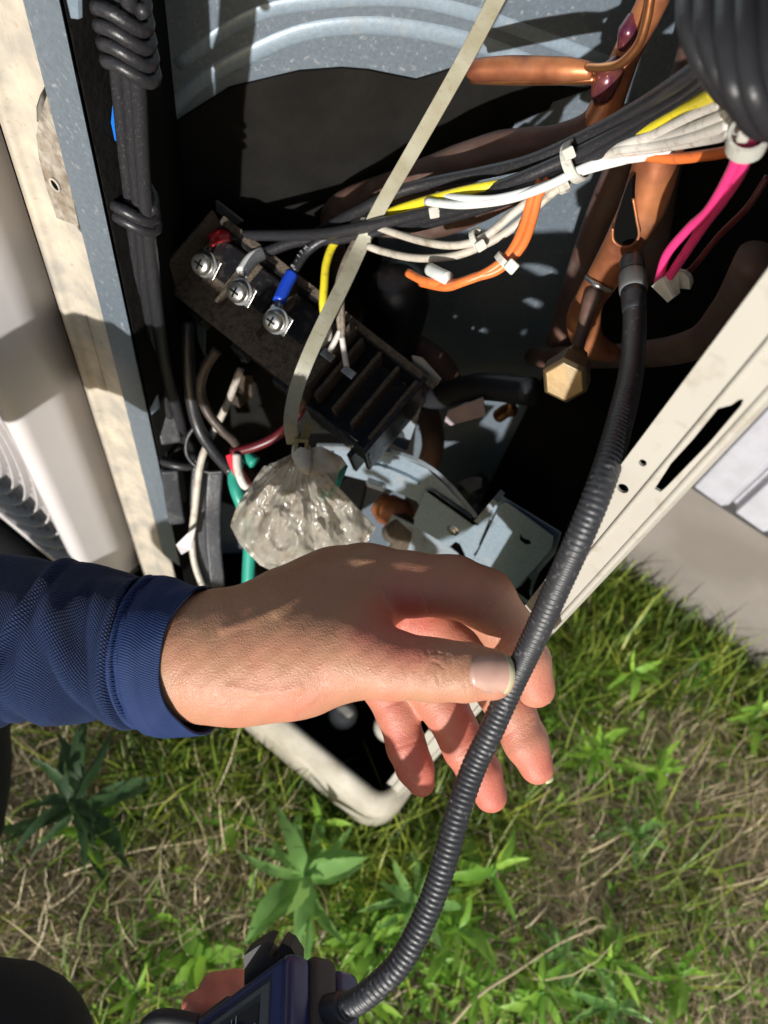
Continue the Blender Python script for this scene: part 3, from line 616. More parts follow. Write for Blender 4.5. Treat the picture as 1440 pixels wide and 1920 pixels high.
# white wires to the right of the bundle
wt = [([(1358, 190, .27), (1300, 215, .295), (1230, 250, .325), (1170, 272, .345), (1110, 300, .368)], 'topmost of the cream wires fanning out beneath the yellow wire'),
      ([(1368, 212, .27), (1300, 240, .297), (1230, 262, .328), (1165, 277, .347), (1110, 303, .369)], 'second cream wire from the top of the fan at the right'),
      ([(1372, 232, .27), (1300, 256, .298), (1230, 272, .328), (1160, 282, .348), (1112, 304, .371)], 'third cream wire from the top of the fan at the right'),
      ([(1375, 250, .27), (1320, 262, .298), (1240, 276, .33), (1160, 286, .35), (1112, 305, .373)], 'lowest of the cream wires fanning out at the right')]
for p, l in wt: wire('cream_wire', D3(p), .0022, 'wire_white', l, 'wire', 'cream wires of the harness')
wire('white_wire', D3([(1260, 285, .335), (1190, 296, .35), (1135, 302, .36), (1090, 317, .365), (1030, 347, .37), (960, 372, .385), (900, 382, .395), (850, 384, .405), (800, 378, .42)]), .0022, 'sleeve_white', 'clean white wire running beneath the black cables')
wire('white_wire', D3([(1180, 298, .353), (1090, 322, .368), (1010, 352, .376), (930, 372, .39), (870, 372, .40), (820, 366, .42)]), .0020, 'sleeve_white', 'white wire tucked under the black cables, shorter of the two')
wire('cream_wire', D3([(1060, 330, .375), (1010, 362, .385), (960, 402, .395), (905, 446, .405), (850, 460, .415), (790, 452, .43), (720, 430, .45), (680, 412, .46)]), .0022, 'wire_cream', 'upper cream wire of the loop held by the small tie', 'wire', 'cream wires of the harness')
wire('cream_wire', D3([(1065, 338, .377), (1020, 375, .387), (965, 425, .397), (910, 458, .407), (850, 480, .418), (780, 484, .433), (720, 472, .45), (690, 462, .455)]), .0022, 'wire_cream', 'lower cream wire of the loop held by the small tie', 'wire', 'cream wires of the harness')
# orange wires
wire('orange_wire', D3([(1385, 280, .30), (1330, 290, .315), (1260, 297, .335), (1190, 290, .35), (1130, 292, .36), (1080, 305, .372)]), .0024, 'wire_orange', 'orange wire running right from the big tie below the cream fan')
wire('orange_wire', D3([(1030, 335, .378), (1010, 365, .382), (1000, 405, .385), (985, 450, .387), (962, 482, .39), (930, 508, .395), (890, 520, .40), (850, 532, .41), (800, 528, .42), (765, 512, .43)]), .0024, 'wire_orange', 'outer orange wire of the loop in front of the grey plate', 'wire', 'orange looped wires')
wire('orange_wire', D3([(1015, 338, .38), (998, 370, .384), (986, 410, .387), (968, 455, .389), (945, 487, .392), (910, 512, .397), (870, 528, .402), (835, 538, .412), (790, 530, .43)]), .0024, 'wire_orange', 'inner orange wire of the loop in front of the grey plate', 'wire', 'orange looped wires')
tag(tube('white_tubing', D3([(806, 505, .42), (825, 515, .412), (840, 522, .408)]), .0036, M['sleeve_white']), 'short torn white tube where the orange wires end', 'tube')
# grimy pair dropping to the small terminals
def thinpair(pts, pts2, lab):
    o = wire('thin_wire', D3(pts), [.0028, .0026, .0024, .0018, .0016], 'wire_grime', lab, 'wire', 'thin dirty wires at the small terminals')
    tube('clean_end', D3(pts2), .0018, M['wire_white'], o); q = D3(pts2)[-1]
    box('spade_terminal', q-ea*.004-eb*.002, ea*.009, eb*.005, en*.003, M['screw'], o, .0005)
thinpair([(668, 452, .47), (645, 500, .465), (634, 545, .465), (636, 600, .47), (638, 622, .472)], [(638, 620, .472), (628, 640, .474), (613, 668, .477)], 'left thin dirty wire ending in a white tip at a small terminal')
thinpair([(676, 455, .472), (655, 500, .468), (640, 550, .467), (642, 610, .471), (641, 635, .472)], [(641, 630, .472), (646, 665, .474), (652, 700, .476)], 'right thin dirty wire ending in a white tip at a small terminal')
wire('white_wire', D3([(614, 610, .475), (616, 632, .478), (600, 650, .50)]), .0022, 'wire_cream', 'short white wire end beside the strap above the small terminals')
# pink wires
pk = wire('pink_wire', D3([(1408, 265, .245), (1390, 320, .26), (1352, 380, .28), (1318, 425, .30), (1278, 485, .32), (1240, 540, .34)]), .0020, 'wire_pink', 'right one of the bright pink wires hanging from the coil', 'wire', 'pink wires')
pk2 = wire('pink_wire', D3([(1392, 262, .246), (1372, 320, .262), (1330, 392, .285), (1290, 430, .302), (1250, 478, .322), (1234, 530, .34)]), .0019, 'wire_pink', 'left one of the bright pink wires hanging from the coil', 'wire', 'pink wires')
tag(strip('cable_tie', D3([(1240, 548, .337), (1252, 538, .334), (1272, 524, .335), (1276, 534, .338)]), .010, .004, M['tie_white'], up=-WW), 'torn white tie at the lower end of the pink wires', 'cable tie')
wire('maroon_wire', D3([(1440, 330, .30), (1400, 390, .31), (1350, 440, .325), (1300, 500, .34), (1270, 525, .35)]), .0013, 'wire_darkred', 'thin maroon wire behind the pink wires')
# coil of thick black cable at the top right, close to the lens
ck = []
for i, (x0, y0, x1, y1, d) in enumerate([(1292, -60, 1322, 150, .215), (1325, -60, 1352, 175, .205), (1362, -60, 1375, 205, .198), (1396, -60, 1412, 215, .195), (1432, -60, 1452, 215, .20)]):
    pts = [(x0, y0, d+.01), (x0-4+i, y0*.2+y1*.3, d), ((x0+x1)/2, y1*.65, d-.002), (x1+8, y1*.9, d), (x1+45, y1+35, d+.012), (x1+110, y1+40, d+.03)]
    wire('coiled_cable', D3(pts), .0031, 'black_rubber', ['leftmost turn of the thick black cable coil at the top right', 'second turn from the left of the thick black cable coil', 'third turn from the left of the thick black cable coil', 'fourth turn from the left of the thick black cable coil', 'rightmost turn of the thick black cable coil'][i], 'cable', 'turns of the black cable coil')
# cable ties
def tie(p, ax_, r, lab, hd=None, m='tie_white', wd_=.0042):
    ax_ = np.array(ax_); ax_ /= np.linalg.norm(ax_); u = np.cross(ax_, (CAM-p)); u /= np.linalg.norm(u); s = np.cross(ax_, u)
    path = [p+(u*math.cos(t)+s*math.sin(t))*r for t in np.linspace(0, 2*math.pi, 25)]
    V_, F_ = [], []
    for q in path:
        o_ = (q-p)/np.linalg.norm(q-p)
        for a, b in ((-wd_/2, 0), (wd_/2, 0), (wd_/2, .0012), (-wd_/2, .0012)): V_.append(q+ax_*a+o_*b)
    for i in range(24):
        for k in range(4): F_.append((i*4+k, i*4+(k+1) % 4, i*4+4+(k+1) % 4, i*4+4+k))
    o = mesh('cable_tie', V_, F_, M[m]); tag(o, lab, 'cable tie', 'cable ties on the harness')
    h = hd if hd is not None else path[20]; h = np.array(h); z = (CAM-h)/np.linalg.norm(CAM-h)
    t_ = np.cross(ax_, z); box('tie_head', h-ax_*.0032-t_*.0028-z*.001, ax_*.0064, t_*.0062, z*.004, M[m], o, .0009)
    return o
tie(P(1080, 302, .369), P(1120, 280, .36)-P(1040, 320, .377), .0088, 'large pale tie round the black cable bundle', toward(P(1066, 287, .36), .0), wd_=.0050)
tie(P(1055, 345, .385), P(1060, 350, .38)-P(1040, 360, .385), .0035, 'small pale tie tail just below the large tie', toward(P(1056, 347, .378), 0), wd_=.0035)
tie(P(897, 448, .407), P(920, 435, .40)-P(880, 460, .41), .0048, 'small pale tie round the two cream looped wires', P(901, 460, .402), wd_=.0032)
tie(P(948, 492, .392), P(965, 470, .39)-P(930, 510, .396), .0052, 'small pale tie round the two orange looped wires', P(958, 499, .387), wd_=.0034)
tie(P(1402, 262, .243), P(1405, 250, .24)-P(1395, 290, .25), .0052, 'whitish tie above the pink wires under the coil', P(1392, 256, .238), wd_=.0062)
tie(P(815, 398, .43), P(840, 394, .43)-P(800, 402, .43), .003, 'tiny white tie end below the black cables', P(815, 397, .424))
# long plastic strap and dirty bag
st = strip('plastic_strap', D3([(940, -20, .30), (880, 95, .335), (830, 185, .365), (770, 290, .40), (715, 385, .445), (680, 455, .462), (645, 530, .455), (610, 600, .448), (578, 670, .448), (556, 730, .455), (545, 790, .47), (550, 832, .485)]), [.0068, .0078, .0088, .0088, .0085], .0016, M['tie_old'], up=(CAM-P(700, 400, .4)), n=10); bevel(st, .0004)
tag(st, 'long yellowed plastic strap running from the top down to the dirty bag', 'cable tie')
hp_ = P(565, 836, .482); z_ = (CAM-hp_)/np.linalg.norm(CAM-hp_); x_ = np.cross(z_, ZZ); x_ /= np.linalg.norm(x_); y_ = np.cross(z_, x_)
box('tie_head', hp_-x_*.0045-y_*.0045, x_*.009, y_*.009, z_*.005, M['tie_yellow'], st, .001); box('head_slot', hp_+z_*.0048-x_*.002-y_*.002, x_*.004, y_*.004, z_*.0004, M['dark_void'], st)
strip('strap_tail', D3([(566, 830, .484), (574, 812, .486), (582, 795, .488)]), .0055, .0012, M['tie_yellow'], st, up=z_)
B_ = [(492, 878), (452, 935), (432, 986), (448, 1018), (468, 1040), (488, 1060), (520, 1076), (570, 1085), (620, 1085), (660, 1060), (690, 1015), (703, 988), (688, 972), (662, 962), (640, 944), (625, 925)]
N0 = [(549, 850), (582, 850)]
from mathutils import noise as mn
def bag(name, B_, dz, seed, label=None, parent=None, amp=.011):
    r_ = np.random.default_rng(seed); nu, nt_ = 190, 80; B = [np.array(b, float) for b in B_]
    sl_ = np.concatenate([[0], np.cumsum([np.linalg.norm(b-a) for a, b in zip(B[:-1], B[1:])])]); sl_ /= sl_[-1]
    ph = r_.uniform(0, 6, 6); fr = np.array([2.3, 3.7, 6., 9., 13., 19.])*r_.uniform(.8, 1.2, 6); am = np.array([1., .9, .6, .35, .15, .08]); V_, F_ = [], []
    tri = lambda x: abs((x/(2*math.pi)) % 1-.5)*4-1
    for i in range(nu):
        s = i/(nu-1); n0 = np.array(N0[0])*(1-s)+np.array(N0[1])*s; Bi = np.array([np.interp(s, sl_, [b[k] for b in B]) for k in (0, 1)])
        for j in range(nt_):
            t = j/(nt_-1); q = n0+(Bi-n0)*t**.9
            pl = sum(a*tri(2*math.pi*f_*(s+.05*math.sin(2.2*t+p))+p) for a, f_, p in zip(am, fr, ph))*(1-.72*t)
            v = Vector((q[0]*.013+seed, q[1]*.011, seed*1.7)); c1_ = 1-2*abs(mn.noise(v)*1.6); c2_ = 1-2*abs(mn.noise(v*2.3+Vector((3, 1, 0)))*1.6); c3_ = 1-2*abs(mn.noise(v*5.1)*1.6)
            dd = .487+.028*t+dz*math.sin(math.pi*s)*math.sin(math.pi*min(t*1.05, 1))**.6-amp*.75*pl*t**.5-(.0042*c1_+.0030*c2_+.0012*c3_)*min(1, t*2)
            off = 5*t*mn.noise(Vector((s*9, t*5, seed))); V_.append(P(q[0]+off, q[1]+off*.6, dd))
    for i in range(nu-1):
        for j in range(nt_-1): F_.append((i*nt_+j, i*nt_+j+1, (i+1)*nt_+j+1, (i+1)*nt_+j))
    return mesh(name, V_, F_, M['bag_film'], parent, True)
bg1 = bag('plastic_bag', B_, -.016, 3); tag(bg1, 'crumpled dirty clear plastic bag tied at its neck by the strap', 'bag')
bag('bag_back', B_, .010, 5, parent=bg1, amp=.006)
fl1 = [P(x, y, d) for x, y, d in [(560, 846, .486), (600, 838, .478), (638, 858, .474), (648, 872, .476), (634, 885, .48), (622, 925, .486), (600, 905, .484), (572, 880, .482)]]
o = prism('bag_flap', fl1, WW*.001, M['bag_film'], bg1)
tube('bag_neck', D3([(565, 838, .484), (566, 852, .482), (572, 875, .48), (580, 890, .482)]), [.006, .0065, .005, .001], M['tie_white'], bg1)

# ---------------------------------------------------------------- left cable loom
lo = []
LM = [([(205, -30, .30), (212, 60, .33), (222, 150, .355), (232, 260, .395), (243, 360, .425), (252, 450, .455), (262, 560, .49), (280, 680, .53), (312, 800, .57), (325, 850, .60), (330, 930, .64), (338, 1010, .68), (345, 1090, .71)], 'leftmost'),
      ([(222, -30, .30), (230, 60, .33), (242, 150, .355), (250, 260, .395), (258, 360, .425), (266, 450, .455), (276, 560, .49), (296, 690, .53), (325, 800, .57), (338, 850, .60), (346, 940, .64), (352, 1010, .68), (350, 1080, .71)], 'middle'),
      ([(240, -30, .305), (247, 60, .335), (259, 150, .36), (265, 260, .40), (271, 360, .43), (280, 450, .46), (292, 560, .495), (310, 690, .535), (338, 790, .575), (352, 850, .605)], 'rightmost')]
for p, w_ in LM: wire('loom_cable', [Wp(x, y, .214+.0000*d+(.02 if y > 830 else .006*(y > 600))) for x, y, d in p], [.0036]*3+[.0040]*3, 'cable_black', w_+' of the three black cables running down beside the zinc flange', 'cable', 'black cables down the left side', seg=14)
def clamp(turns, x0, y0, x1, y1, d0, d1, rad, r, lab, tabp):
    a, b = Wp(x0, y0, .214), Wp(x1, y1, .214); ax_ = (b-a); Ln = np.linalg.norm(ax_); ax_ = ax_/Ln; s = np.cross(ax_, WW); s /= np.linalg.norm(s); u = np.cross(s, ax_)
    path = []
    for k in range(int(turns*18)+1):
        t = 2*math.pi*k/18; path.append(a+ax_*Ln*k/(turns*18)+(s*math.cos(t)*rad*1.25+u*math.sin(t)*rad)+ax_*.003*math.sin(t*2+1))
    V_, F_ = sweep_geo(path, lambda t: circ(r, 12)); o = mesh('wrapped_cable', V_, F_, M['cable_black'], None, True); tag(o, lab, 'cable', 'cable wraps round the loom')
    return o
clamp(4.3, 222, -12, 246, 132, .312, .345, .0088, .0029, 'black cable wound in four loose turns near the top left', None)
clamp(2.2, 247, 365, 254, 410, .42, .435, .0096, .0030, 'black cable wound twice round the loom halfway down', None)
clamp(1.6, 330, 845, 338, 862, .60, .61, .012, .0034, 'black cable wound round the loom near its lower end', None)
wire('loose_cable', D3([(222, 385, .42), (225, 410, .425), (240, 436, .43), (250, 440, .432), (256, 420, .43)]), .0040, 'cable_black', 'short bent black cable end hanging under the middle wraps', 'cable')
for pts, d, l in (([(124, -5), (146, -5), (147, 36), (133, 34)], .30, 'pale clip on the edge of the flange at the top left'), ([(196, 345), (214, 352), (212, 392), (204, 388)], .405, 'pale clip on the flange beside the double wrap'),
                  ([(273, 722), (288, 714), (296, 768), (284, 778)], .54, 'pale clip on the flange beside the dark loom'), ([(296, 838), (308, 836), (310, 858), (300, 856)], .60, 'small pale clip at the lowest wrap')):
    tag(prism('edge_clip', [P(x, y, d) for x, y in pts], WW*.002, M['zinc_clean']), l, 'clip', 'edge clips')
tag(prism('blue_tape', [Wp(x, y, .2125) for x, y in [(212, 186), (219, 225), (226, 275), (215, 262), (208, 230)]], VW*.001, M['blue_tape']), 'sliver of blue tape behind the black loom', 'tape')
wire('orange_wire', [Wp(x, y, .214) for x, y in [(287, 508), (291, 530), (294, 556)]], .0020, 'wire_orange', 'sliver of orange wire at the right edge of the black loom')
# lower left tangle
wire('black_wire', D3([(352, 600, .53), (352, 660, .54), (358, 740, .555), (372, 800, .57), (400, 845, .575), (435, 885, .575)]), .0048, 'cable_black', 'thin black wire looping down from the underside of the terminal block')
wire('brown_wire', D3([(408, 655, .53), (385, 690, .54), (376, 730, .55), (388, 770, .555), (415, 805, .56), (440, 828, .56), (448, 850, .56)]), .0036, 'wire_brown', 'brown wire bowing left below the terminal block')
wire('maroon_wire', D3([(435, 848, .56), (475, 838, .555), (515, 820, .55), (550, 790, .54), (578, 745, .53)]), .0036, 'wire_darkred', 'dark red wire curving up behind the strap')
wire('white_wire', D3([(452, 690, .57), (425, 760, .575), (395, 820, .58), (376, 870, .585), (366, 950, .60), (360, 1010, .62), (366, 1060, .63), (384, 1110, .64)]), .0028, 'wire_cream', 'long thin white wire falling beside the flat grey cable')
wire('red_wire', D3([(433, 852, .56), (440, 872, .56), (452, 892, .562), (464, 912, .565)]), .0040, 'wire_red', 'short bright red wire piece left of the bag')
wire('white_wire', D3([(444, 852, .555), (446, 880, .555), (455, 905, .557), (462, 912, .56)]), .0032, 'wire_white', 'short bright white wire beside the red one left of the bag')
wire('green_wire', D3([(452, 840, .572), (440, 890, .575), (444, 920, .575), (455, 950, .58), (468, 1000, .60), (466, 1070, .62), (464, 1110, .63)]), .0052, 'wire_green', 'green wire running down behind the left edge of the bag')
wire('green_wire', D3([(455, 848, .565), (478, 868, .563)]), .0050, 'wire_green', 'short green wire stub above the left edge of the bag')
wire('green_wire', D3([(640, 870, .50), (630, 895, .503), (618, 920, .505), (600, 930, .51)]), .0048, 'wire_green', 'green wire peeking out at the right of the bag')
def flat(pts, w_, lab, m='sheath_grey'):
    o = strip('flat_cable', D3(pts), w_, .006, M[m], up=(CAM-P(390, 950, .6)), n=8); bevel(o, .002, 3); tag(o, lab, 'cable', 'flat grey sheathed cables'); return o
flat([(377, 860, .60), (372, 930, .61), (374, 1010, .63), (384, 1100, .65)], .0125, 'left strip of flat dark grey cable left of the bag')
flat([(404, 880, .60), (400, 940, .61), (400, 1010, .63), (408, 1100, .65)], .0125, 'right strip of flat dark grey cable left of the bag')
flat([(300, 730, .56), (312, 790, .575), (322, 830, .585)], .016, 'dark grey sheathed cable in the loom above the lowest wrap')
flat([(318, 880, .60), (324, 930, .62), (332, 980, .64)], .013, 'dark grey sheathed cable hanging below the lowest wrap')
wire('thin_black_tie', D3([(372, 792, .575), (352, 820, .58), (350, 850, .585), (366, 872, .59), (390, 885, .59), (418, 884, .59)]), .0016, 'black_rubber', 'thin black tie looped round the flat grey cable', 'cable tie')
tag(prism('paper_tag', D3([(352, 1000, .60), (366, 990, .60), (358, 1030, .61), (340, 1040, .61), (330, 1022, .61)]), WW*.001, M['cover_white']), 'crumpled white paper scrap behind the thin white wire', 'paper')
tag(prism('bracket_tab', P_([(352, 600), (384, 600), (384, 668), (372, 640), (356, 625)], .30), WW*.001, M['zinc_clean'], None), 'small zinc tab below the left end of the terminal block', 'bracket')
tag(prism('zinc_strip', P_([(330, 690), (352, 660), (372, 690), (376, 720), (362, 740), (350, 835), (338, 838), (336, 730)], .335), WW*.001, M['zinc_clean'], None), 'strip of grey zinc behind the thin black wire', 'bracket')
tag(prism('plastic_tab', P_([(440, 700), (470, 705), (472, 745), (450, 765), (432, 755), (428, 735)], .30), WW*.002, M['wire_brown'], None), 'dull brown rounded tab under the terminal block', 'tab')
# ================================================================ person (hands, sleeve, trousers)
def cc(px, py, d): return np.array([(px-CX)/FPX*d, (py-CY)/FPX*d, d])
def surface_nets(fn, lo, hi, h):
    lo = np.array(lo); n = np.ceil((np.array(hi)-lo)/h).astype(int)+1
    ax = [lo[i]+h*np.arange(n[i]) for i in range(3)]
    X, Y, Z_ = np.meshgrid(*[a.astype(np.float32) for a in ax], indexing='ij'); D = fn(X, Y, Z_)
    s = D < 0; c = s[:-1, :-1, :-1].astype(np.int8)
    tot = sum(s[i:n[0]-1+i, j:n[1]-1+j, k:n[2]-1+k].astype(np.int8) for i in (0, 1) for j in (0, 1) for k in (0, 1))
    act = (tot > 0) & (tot < 8); idx = -np.ones(act.shape, int); I = np.argwhere(act); idx[act] = np.arange(len(I))
    acc = np.zeros((len(I), 3)); cnt = np.zeros(len(I))
    corners = [(i, j, k) for i in (0, 1) for j in (0, 1) for k in (0, 1)]
    for a in corners:
        for ax_ in range(3):
            if a[ax_]: continue
            b = list(a); b[ax_] = 1
            da = D[I[:, 0]+a[0], I[:, 1]+a[1], I[:, 2]+a[2]]; db = D[I[:, 0]+b[0], I[:, 1]+b[1], I[:, 2]+b[2]]
            m = (da < 0) != (db < 0); t = np.where(m, da/(da-db+1e-12), 0)
            p = np.array(a, float)[None].repeat(len(I), 0); p[:, ax_] = t; acc[m] += p[m]; cnt += m
    V_ = lo+h*(I+acc/np.maximum(cnt, 1)[:, None]); F_ = []
    for ax_ in range(3):
        o = [1, 2, 0][ax_], [2, 0, 1][ax_]; sl0 = [slice(None)]*3; sl1 = [slice(None)]*3; sl0[ax_] = slice(0, -1); sl1[ax_] = slice(1, None)
        e = s[tuple(sl0)] != s[tuple(sl1)]; E_ = np.argwhere(e)
        ok = (E_[:, o[0]] > 0) & (E_[:, o[1]] > 0) & (E_[:, o[0]] < n[o[0]]-1) & (E_[:, o[1]] < n[o[1]]-1); E_ = E_[ok]
        q = []
        for da, db in ((0, 0), (1, 0), (1, 1), (0, 1)):
            t = E_.copy(); t[:, o[0]] -= da; t[:, o[1]] -= db; q.append(idx[t[:, 0], t[:, 1], t[:, 2]])
        q = np.stack(q, 1); fl_ = s[E_[:, 0], E_[:, 1], E_[:, 2]]; q[~fl_] = q[~fl_][:, ::-1]; F_.append(q)
    return V_, np.concatenate(F_)
def cone(X, Y, Z_, a, b, ra, rb):
    ba = b-a; L2_ = float(ba.dot(ba)); t = np.clip(((X-a[0])*ba[0]+(Y-a[1])*ba[1]+(Z_-a[2])*ba[2])/L2_, 0, 1)
    return np.sqrt((X-a[0]-t*ba[0])**2+(Y-a[1]-t*ba[1])**2+(Z_-a[2]-t*ba[2])**2)-(ra+(rb-ra)*t)
def ellip(X, Y, Z_, c, ax_, r):
    q = [((X-c[0])*ax_[i][0]+(Y-c[1])*ax_[i][1]+(Z_-c[2])*ax_[i][2])/r[i] for i in range(3)]
    k = np.sqrt(q[0]**2+q[1]**2+q[2]**2); return (k-1)*min(r)
def smin(a, b, k): h = np.clip(.5+.5*(b-a)/k, 0, 1); return b*(1-h)+a*h-k*h*(1-h)
def px2m(r, d): return r*d/FPX
def chain(X, Y, Z_, nodes, k=.004):
    """nodes: (px,py,depth,radius px)"""
    D = None
    for a, b in zip(nodes[:-1], nodes[1:]):
        c = cone(X, Y, Z_, cc(*a[:3]), cc(*b[:3]), px2m(a[3], a[2]), px2m(b[3], b[2])); D = c if D is None else smin(D, c, k)
    return D
THUMB = [(560, 1215, .343, 94), (655, 1226, .336, 78), (730, 1246, .331, 64), (812, 1256, .327, 57), (870, 1260, .325, 53), (922, 1264, .324, 48)]
INDEX = [(690, 1088, .362, 70), (770, 1096, .362, 60), (850, 1100, .362, 58), (908, 1122, .362, 56), (955, 1185, .362, 50), (985, 1240, .364, 46), (1004, 1290, .366, 37)]
MIDDLE = [(700, 1130, .382, 62), (800, 1170, .385, 50), (900, 1250, .386, 45), (958, 1330, .384, 43), (985, 1390, .383, 41), (1006, 1438, .384, 32)]
RING = [(690, 1160, .398, 60), (770, 1240, .402, 48), (830, 1320, .402, 44), (872, 1400, .400, 42), (900, 1450, .400, 40), (920, 1492, .401, 31)]
PINKY = [(650, 1190, .405, 55), (710, 1270, .408, 44), (745, 1335, .408, 39), (762, 1400, .407, 36), (778, 1440, .407, 34), (790, 1468, .408, 26)]
def hand(X, Y, Z_):
    D = chain(X, Y, Z_, [(150, 1215, .352, 92), (300, 1225, .350, 96), (380, 1231, .350, 112), (470, 1222, .352, 116), (560, 1190, .356, 112), (640, 1140, .362, 100)], .010)
    D = smin(D, chain(X, Y, Z_, [(560, 1160, .372, 100), (640, 1120, .376, 90), (690, 1092, .366, 62)], .01), .012)
    D = smin(D, chain(X, Y, Z_, [(520, 1190, .385, 95), (640, 1170, .396, 80), (650, 1195, .405, 55)], .01), .014)
    D = smin(D, chain(X, Y, Z_, [(450, 1252, .345, 98), (560, 1240, .342, 96), (655, 1228, .337, 76)], .01), .010)   # thenar
    D = smin(D, chain(X, Y, Z_, [(620, 1140, .362, 66), (648, 1165, .352, 62), (660, 1190, .345, 62)], .008), .012)   # web
    D = smin(D, chain(X, Y, Z_, THUMB), .007)
    fin = None
    for c, k in ((INDEX, .0035), (MIDDLE, .0035), (RING, .0035), (PINKY, .0035)):
        f_ = chain(X, Y, Z_, c, k)
        D = smin(D, f_, .0045) if fin is None else smin(D, f_, .004); fin = 1
    return D
lo_ = cc(250, 960, .42); hi_ = cc(1080, 1560, .45)
lo_ = [cc(200, 1000, .42)[0]-.02, cc(700, 985, .33)[1]-.004, .305]; hi_ = [cc(1060, 1400, .41)[0]+.004, cc(700, 1530, .41)[1]+.004, .440]
HV, HF = surface_nets(hand, lo_, hi_, .0011)
# cut open boundary inside the sleeve is hidden; smooth once
def lapl(V_, F_, it=2, lam=.5):
    e = np.concatenate([F_[:, [i, (i+1) % 4]] for i in range(4)]); e = np.concatenate([e, e[:, ::-1]])
    for _ in range(it):
        s = np.zeros_like(V_); c = np.zeros(len(V_)); np.add.at(s, e[:, 0], V_[e[:, 1]]); np.add.at(c, e[:, 0], 1); V_ = V_+lam*(s/np.maximum(c, 1)[:, None]-V_)
    return V_
HV = lapl(HV, HF, 4)
def pixof(V_): return np.stack([V_[:, 0]/V_[:, 2]*FPX+CX, V_[:, 1]/V_[:, 2]*FPX+CY, V_[:, 2]], 1)
person = empty('person', P(-200, 1500, .5), 'person in a navy knit sleeve pinching the black hose and holding the blue detector', 'person')
def subdiv(V_, F_):
    me = bpy.data.meshes.new('tmp'); me.from_pydata(V_.tolist(), [], F_.tolist()); o = bpy.data.objects.new('tmp', me); COL.objects.link(o)
    s = o.modifiers.new('s', 'SUBSURF'); s.levels = 1; dg = bpy.context.evaluated_depsgraph_get(); ev = o.evaluated_get(dg); m2 = ev.to_mesh()
    v = np.empty(len(m2.vertices)*3); m2.vertices.foreach_get('co', v); nn = np.empty(len(m2.vertices)*3); m2.vertices.foreach_get('normal', nn); f = np.empty(len(m2.loops), int); m2.loops.foreach_get('vertex_index', f)
    ev.to_mesh_clear(); bpy.data.objects.remove(o); return v.reshape(-1, 3), nn.reshape(-1, 3), f.reshape(-1, 4)
HV, HN, HF = subdiv(HV, HF)
px = pixof(HV)
def segd(p, a, b):
    a, b = np.array(a, float), np.array(b, float); ba = b-a; t = np.clip(((p-a)@ba)/ba.dot(ba), 0, 1); return np.linalg.norm(p-a-t[:, None]*ba, axis=1), t
disp = np.zeros(len(HV)); red = np.zeros(len(HV))
def crease(pts, depth=.0006, wpx=3.0, zmax=.36, zmin=0):
    global disp
    msk = (px[:, 2] < zmax) & (px[:, 2] > zmin) & (HN[:, 2] < .35); best = np.full(len(HV), 1e9)
    for a, b in zip(pts[:-1], pts[1:]): best = np.minimum(best, segd(px[:, :2], a, b)[0])
    disp -= np.where(msk, depth*.42*np.exp(-(best/wpx)**2), 0)
# thumb knuckle wrinkles
for pts in ([(800, 1220), (806, 1240), (798, 1262), (803, 1290)], [(815, 1212), (822, 1235), (818, 1258), (824, 1282)], [(790, 1228), (789, 1250), (793, 1275)], [(832, 1215), (838, 1240), (835, 1268)],
            [(812, 1240), (822, 1244), (830, 1252)], [(843, 1228), (848, 1252), (845, 1275)], [(780, 1235), (777, 1258)], [(808, 1225), (818, 1222), (828, 1226)]):
    crease(spline(pts, 4), .00055, 2.6, .335)
crease(spline([(874, 1232), (870, 1250), (871, 1275), (876, 1300)], 4), .0004, 3, .335)
for x_ in (735, 755, 770): crease(spline([(x_, 1205), (x_-4, 1235), (x_+6, 1262)], 4), .00014, 3, .34)
# index joints
crease(spline([(716, 1098), (722, 1120), (726, 1150)], 4), .0009, 4); crease(spline([(789, 1108), (800, 1128), (804, 1150)], 4), .0007, 3.5)
crease(spline([(776, 1112), (780, 1135)], 4), .0004, 3); crease(spline([(905, 1150), (912, 1140), (925, 1128)], 4), .0006, 3.5); crease(spline([(955, 1215), (975, 1205), (1000, 1200)], 4), .0004, 3, .38)
crease(spline([(645, 1108), (652, 1130), (668, 1152), (690, 1166)], 4), .0004, 5)
for pts in ([(420, 1180), (480, 1160), (560, 1120), (640, 1070)], [(430, 1290), (500, 1300), (560, 1290)], [(520, 1150), (560, 1110), (600, 1080)], [(600, 1060), (660, 1050), (700, 1052)]): crease(spline(pts, 4), -.0013, 10, .36)
# wrist lines and finger joint lines
crease(spline([(560, 1340), (585, 1325), (600, 1308)], 4), .0004, 4)
for a, b in (((725, 1325), (760, 1312)), ((745, 1402), (795, 1385)), ((860, 1415), (905, 1380)), ((795, 1320), (845, 1290)), ((948, 1380), (1000, 1345)), ((930, 1330), (965, 1300))):
    crease([a, b], .00045, 3.2, .42, .36)
vn = np.sin(px[:, 0]*.11+px[:, 1]*.05)*np.sin(px[:, 1]*.09)*.00012
HV = HV+HN*(disp+vn)[:, None]
for c, r_, w_ in (((1015, 1300), 60, .55), ((1010, 1440), 70, .6), ((925, 1490), 70, .6), ((792, 1455), 80, .65), ((960, 1380), 80, .35), ((870, 1380), 90, .4), ((760, 1400), 70, .4), ((760, 1165), 75, 1.0),
                  ((860, 1125), 110, .4), ((950, 1200), 70, .3), ((560, 1335), 90, .35), ((430, 1350), 80, .3), ((940, 1285), 40, .3), ((700, 1180), 60, .6), ((720, 1340), 60, .3)):
    red = np.maximum(red, w_*np.exp(-(np.hypot(px[:, 0]-c[0], px[:, 1]-c[1])/r_)**2))
deep = np.clip((px[:, 2]-.365)/.03, 0, 1)*.35; red = np.clip(red+deep+.15, 0, 1)
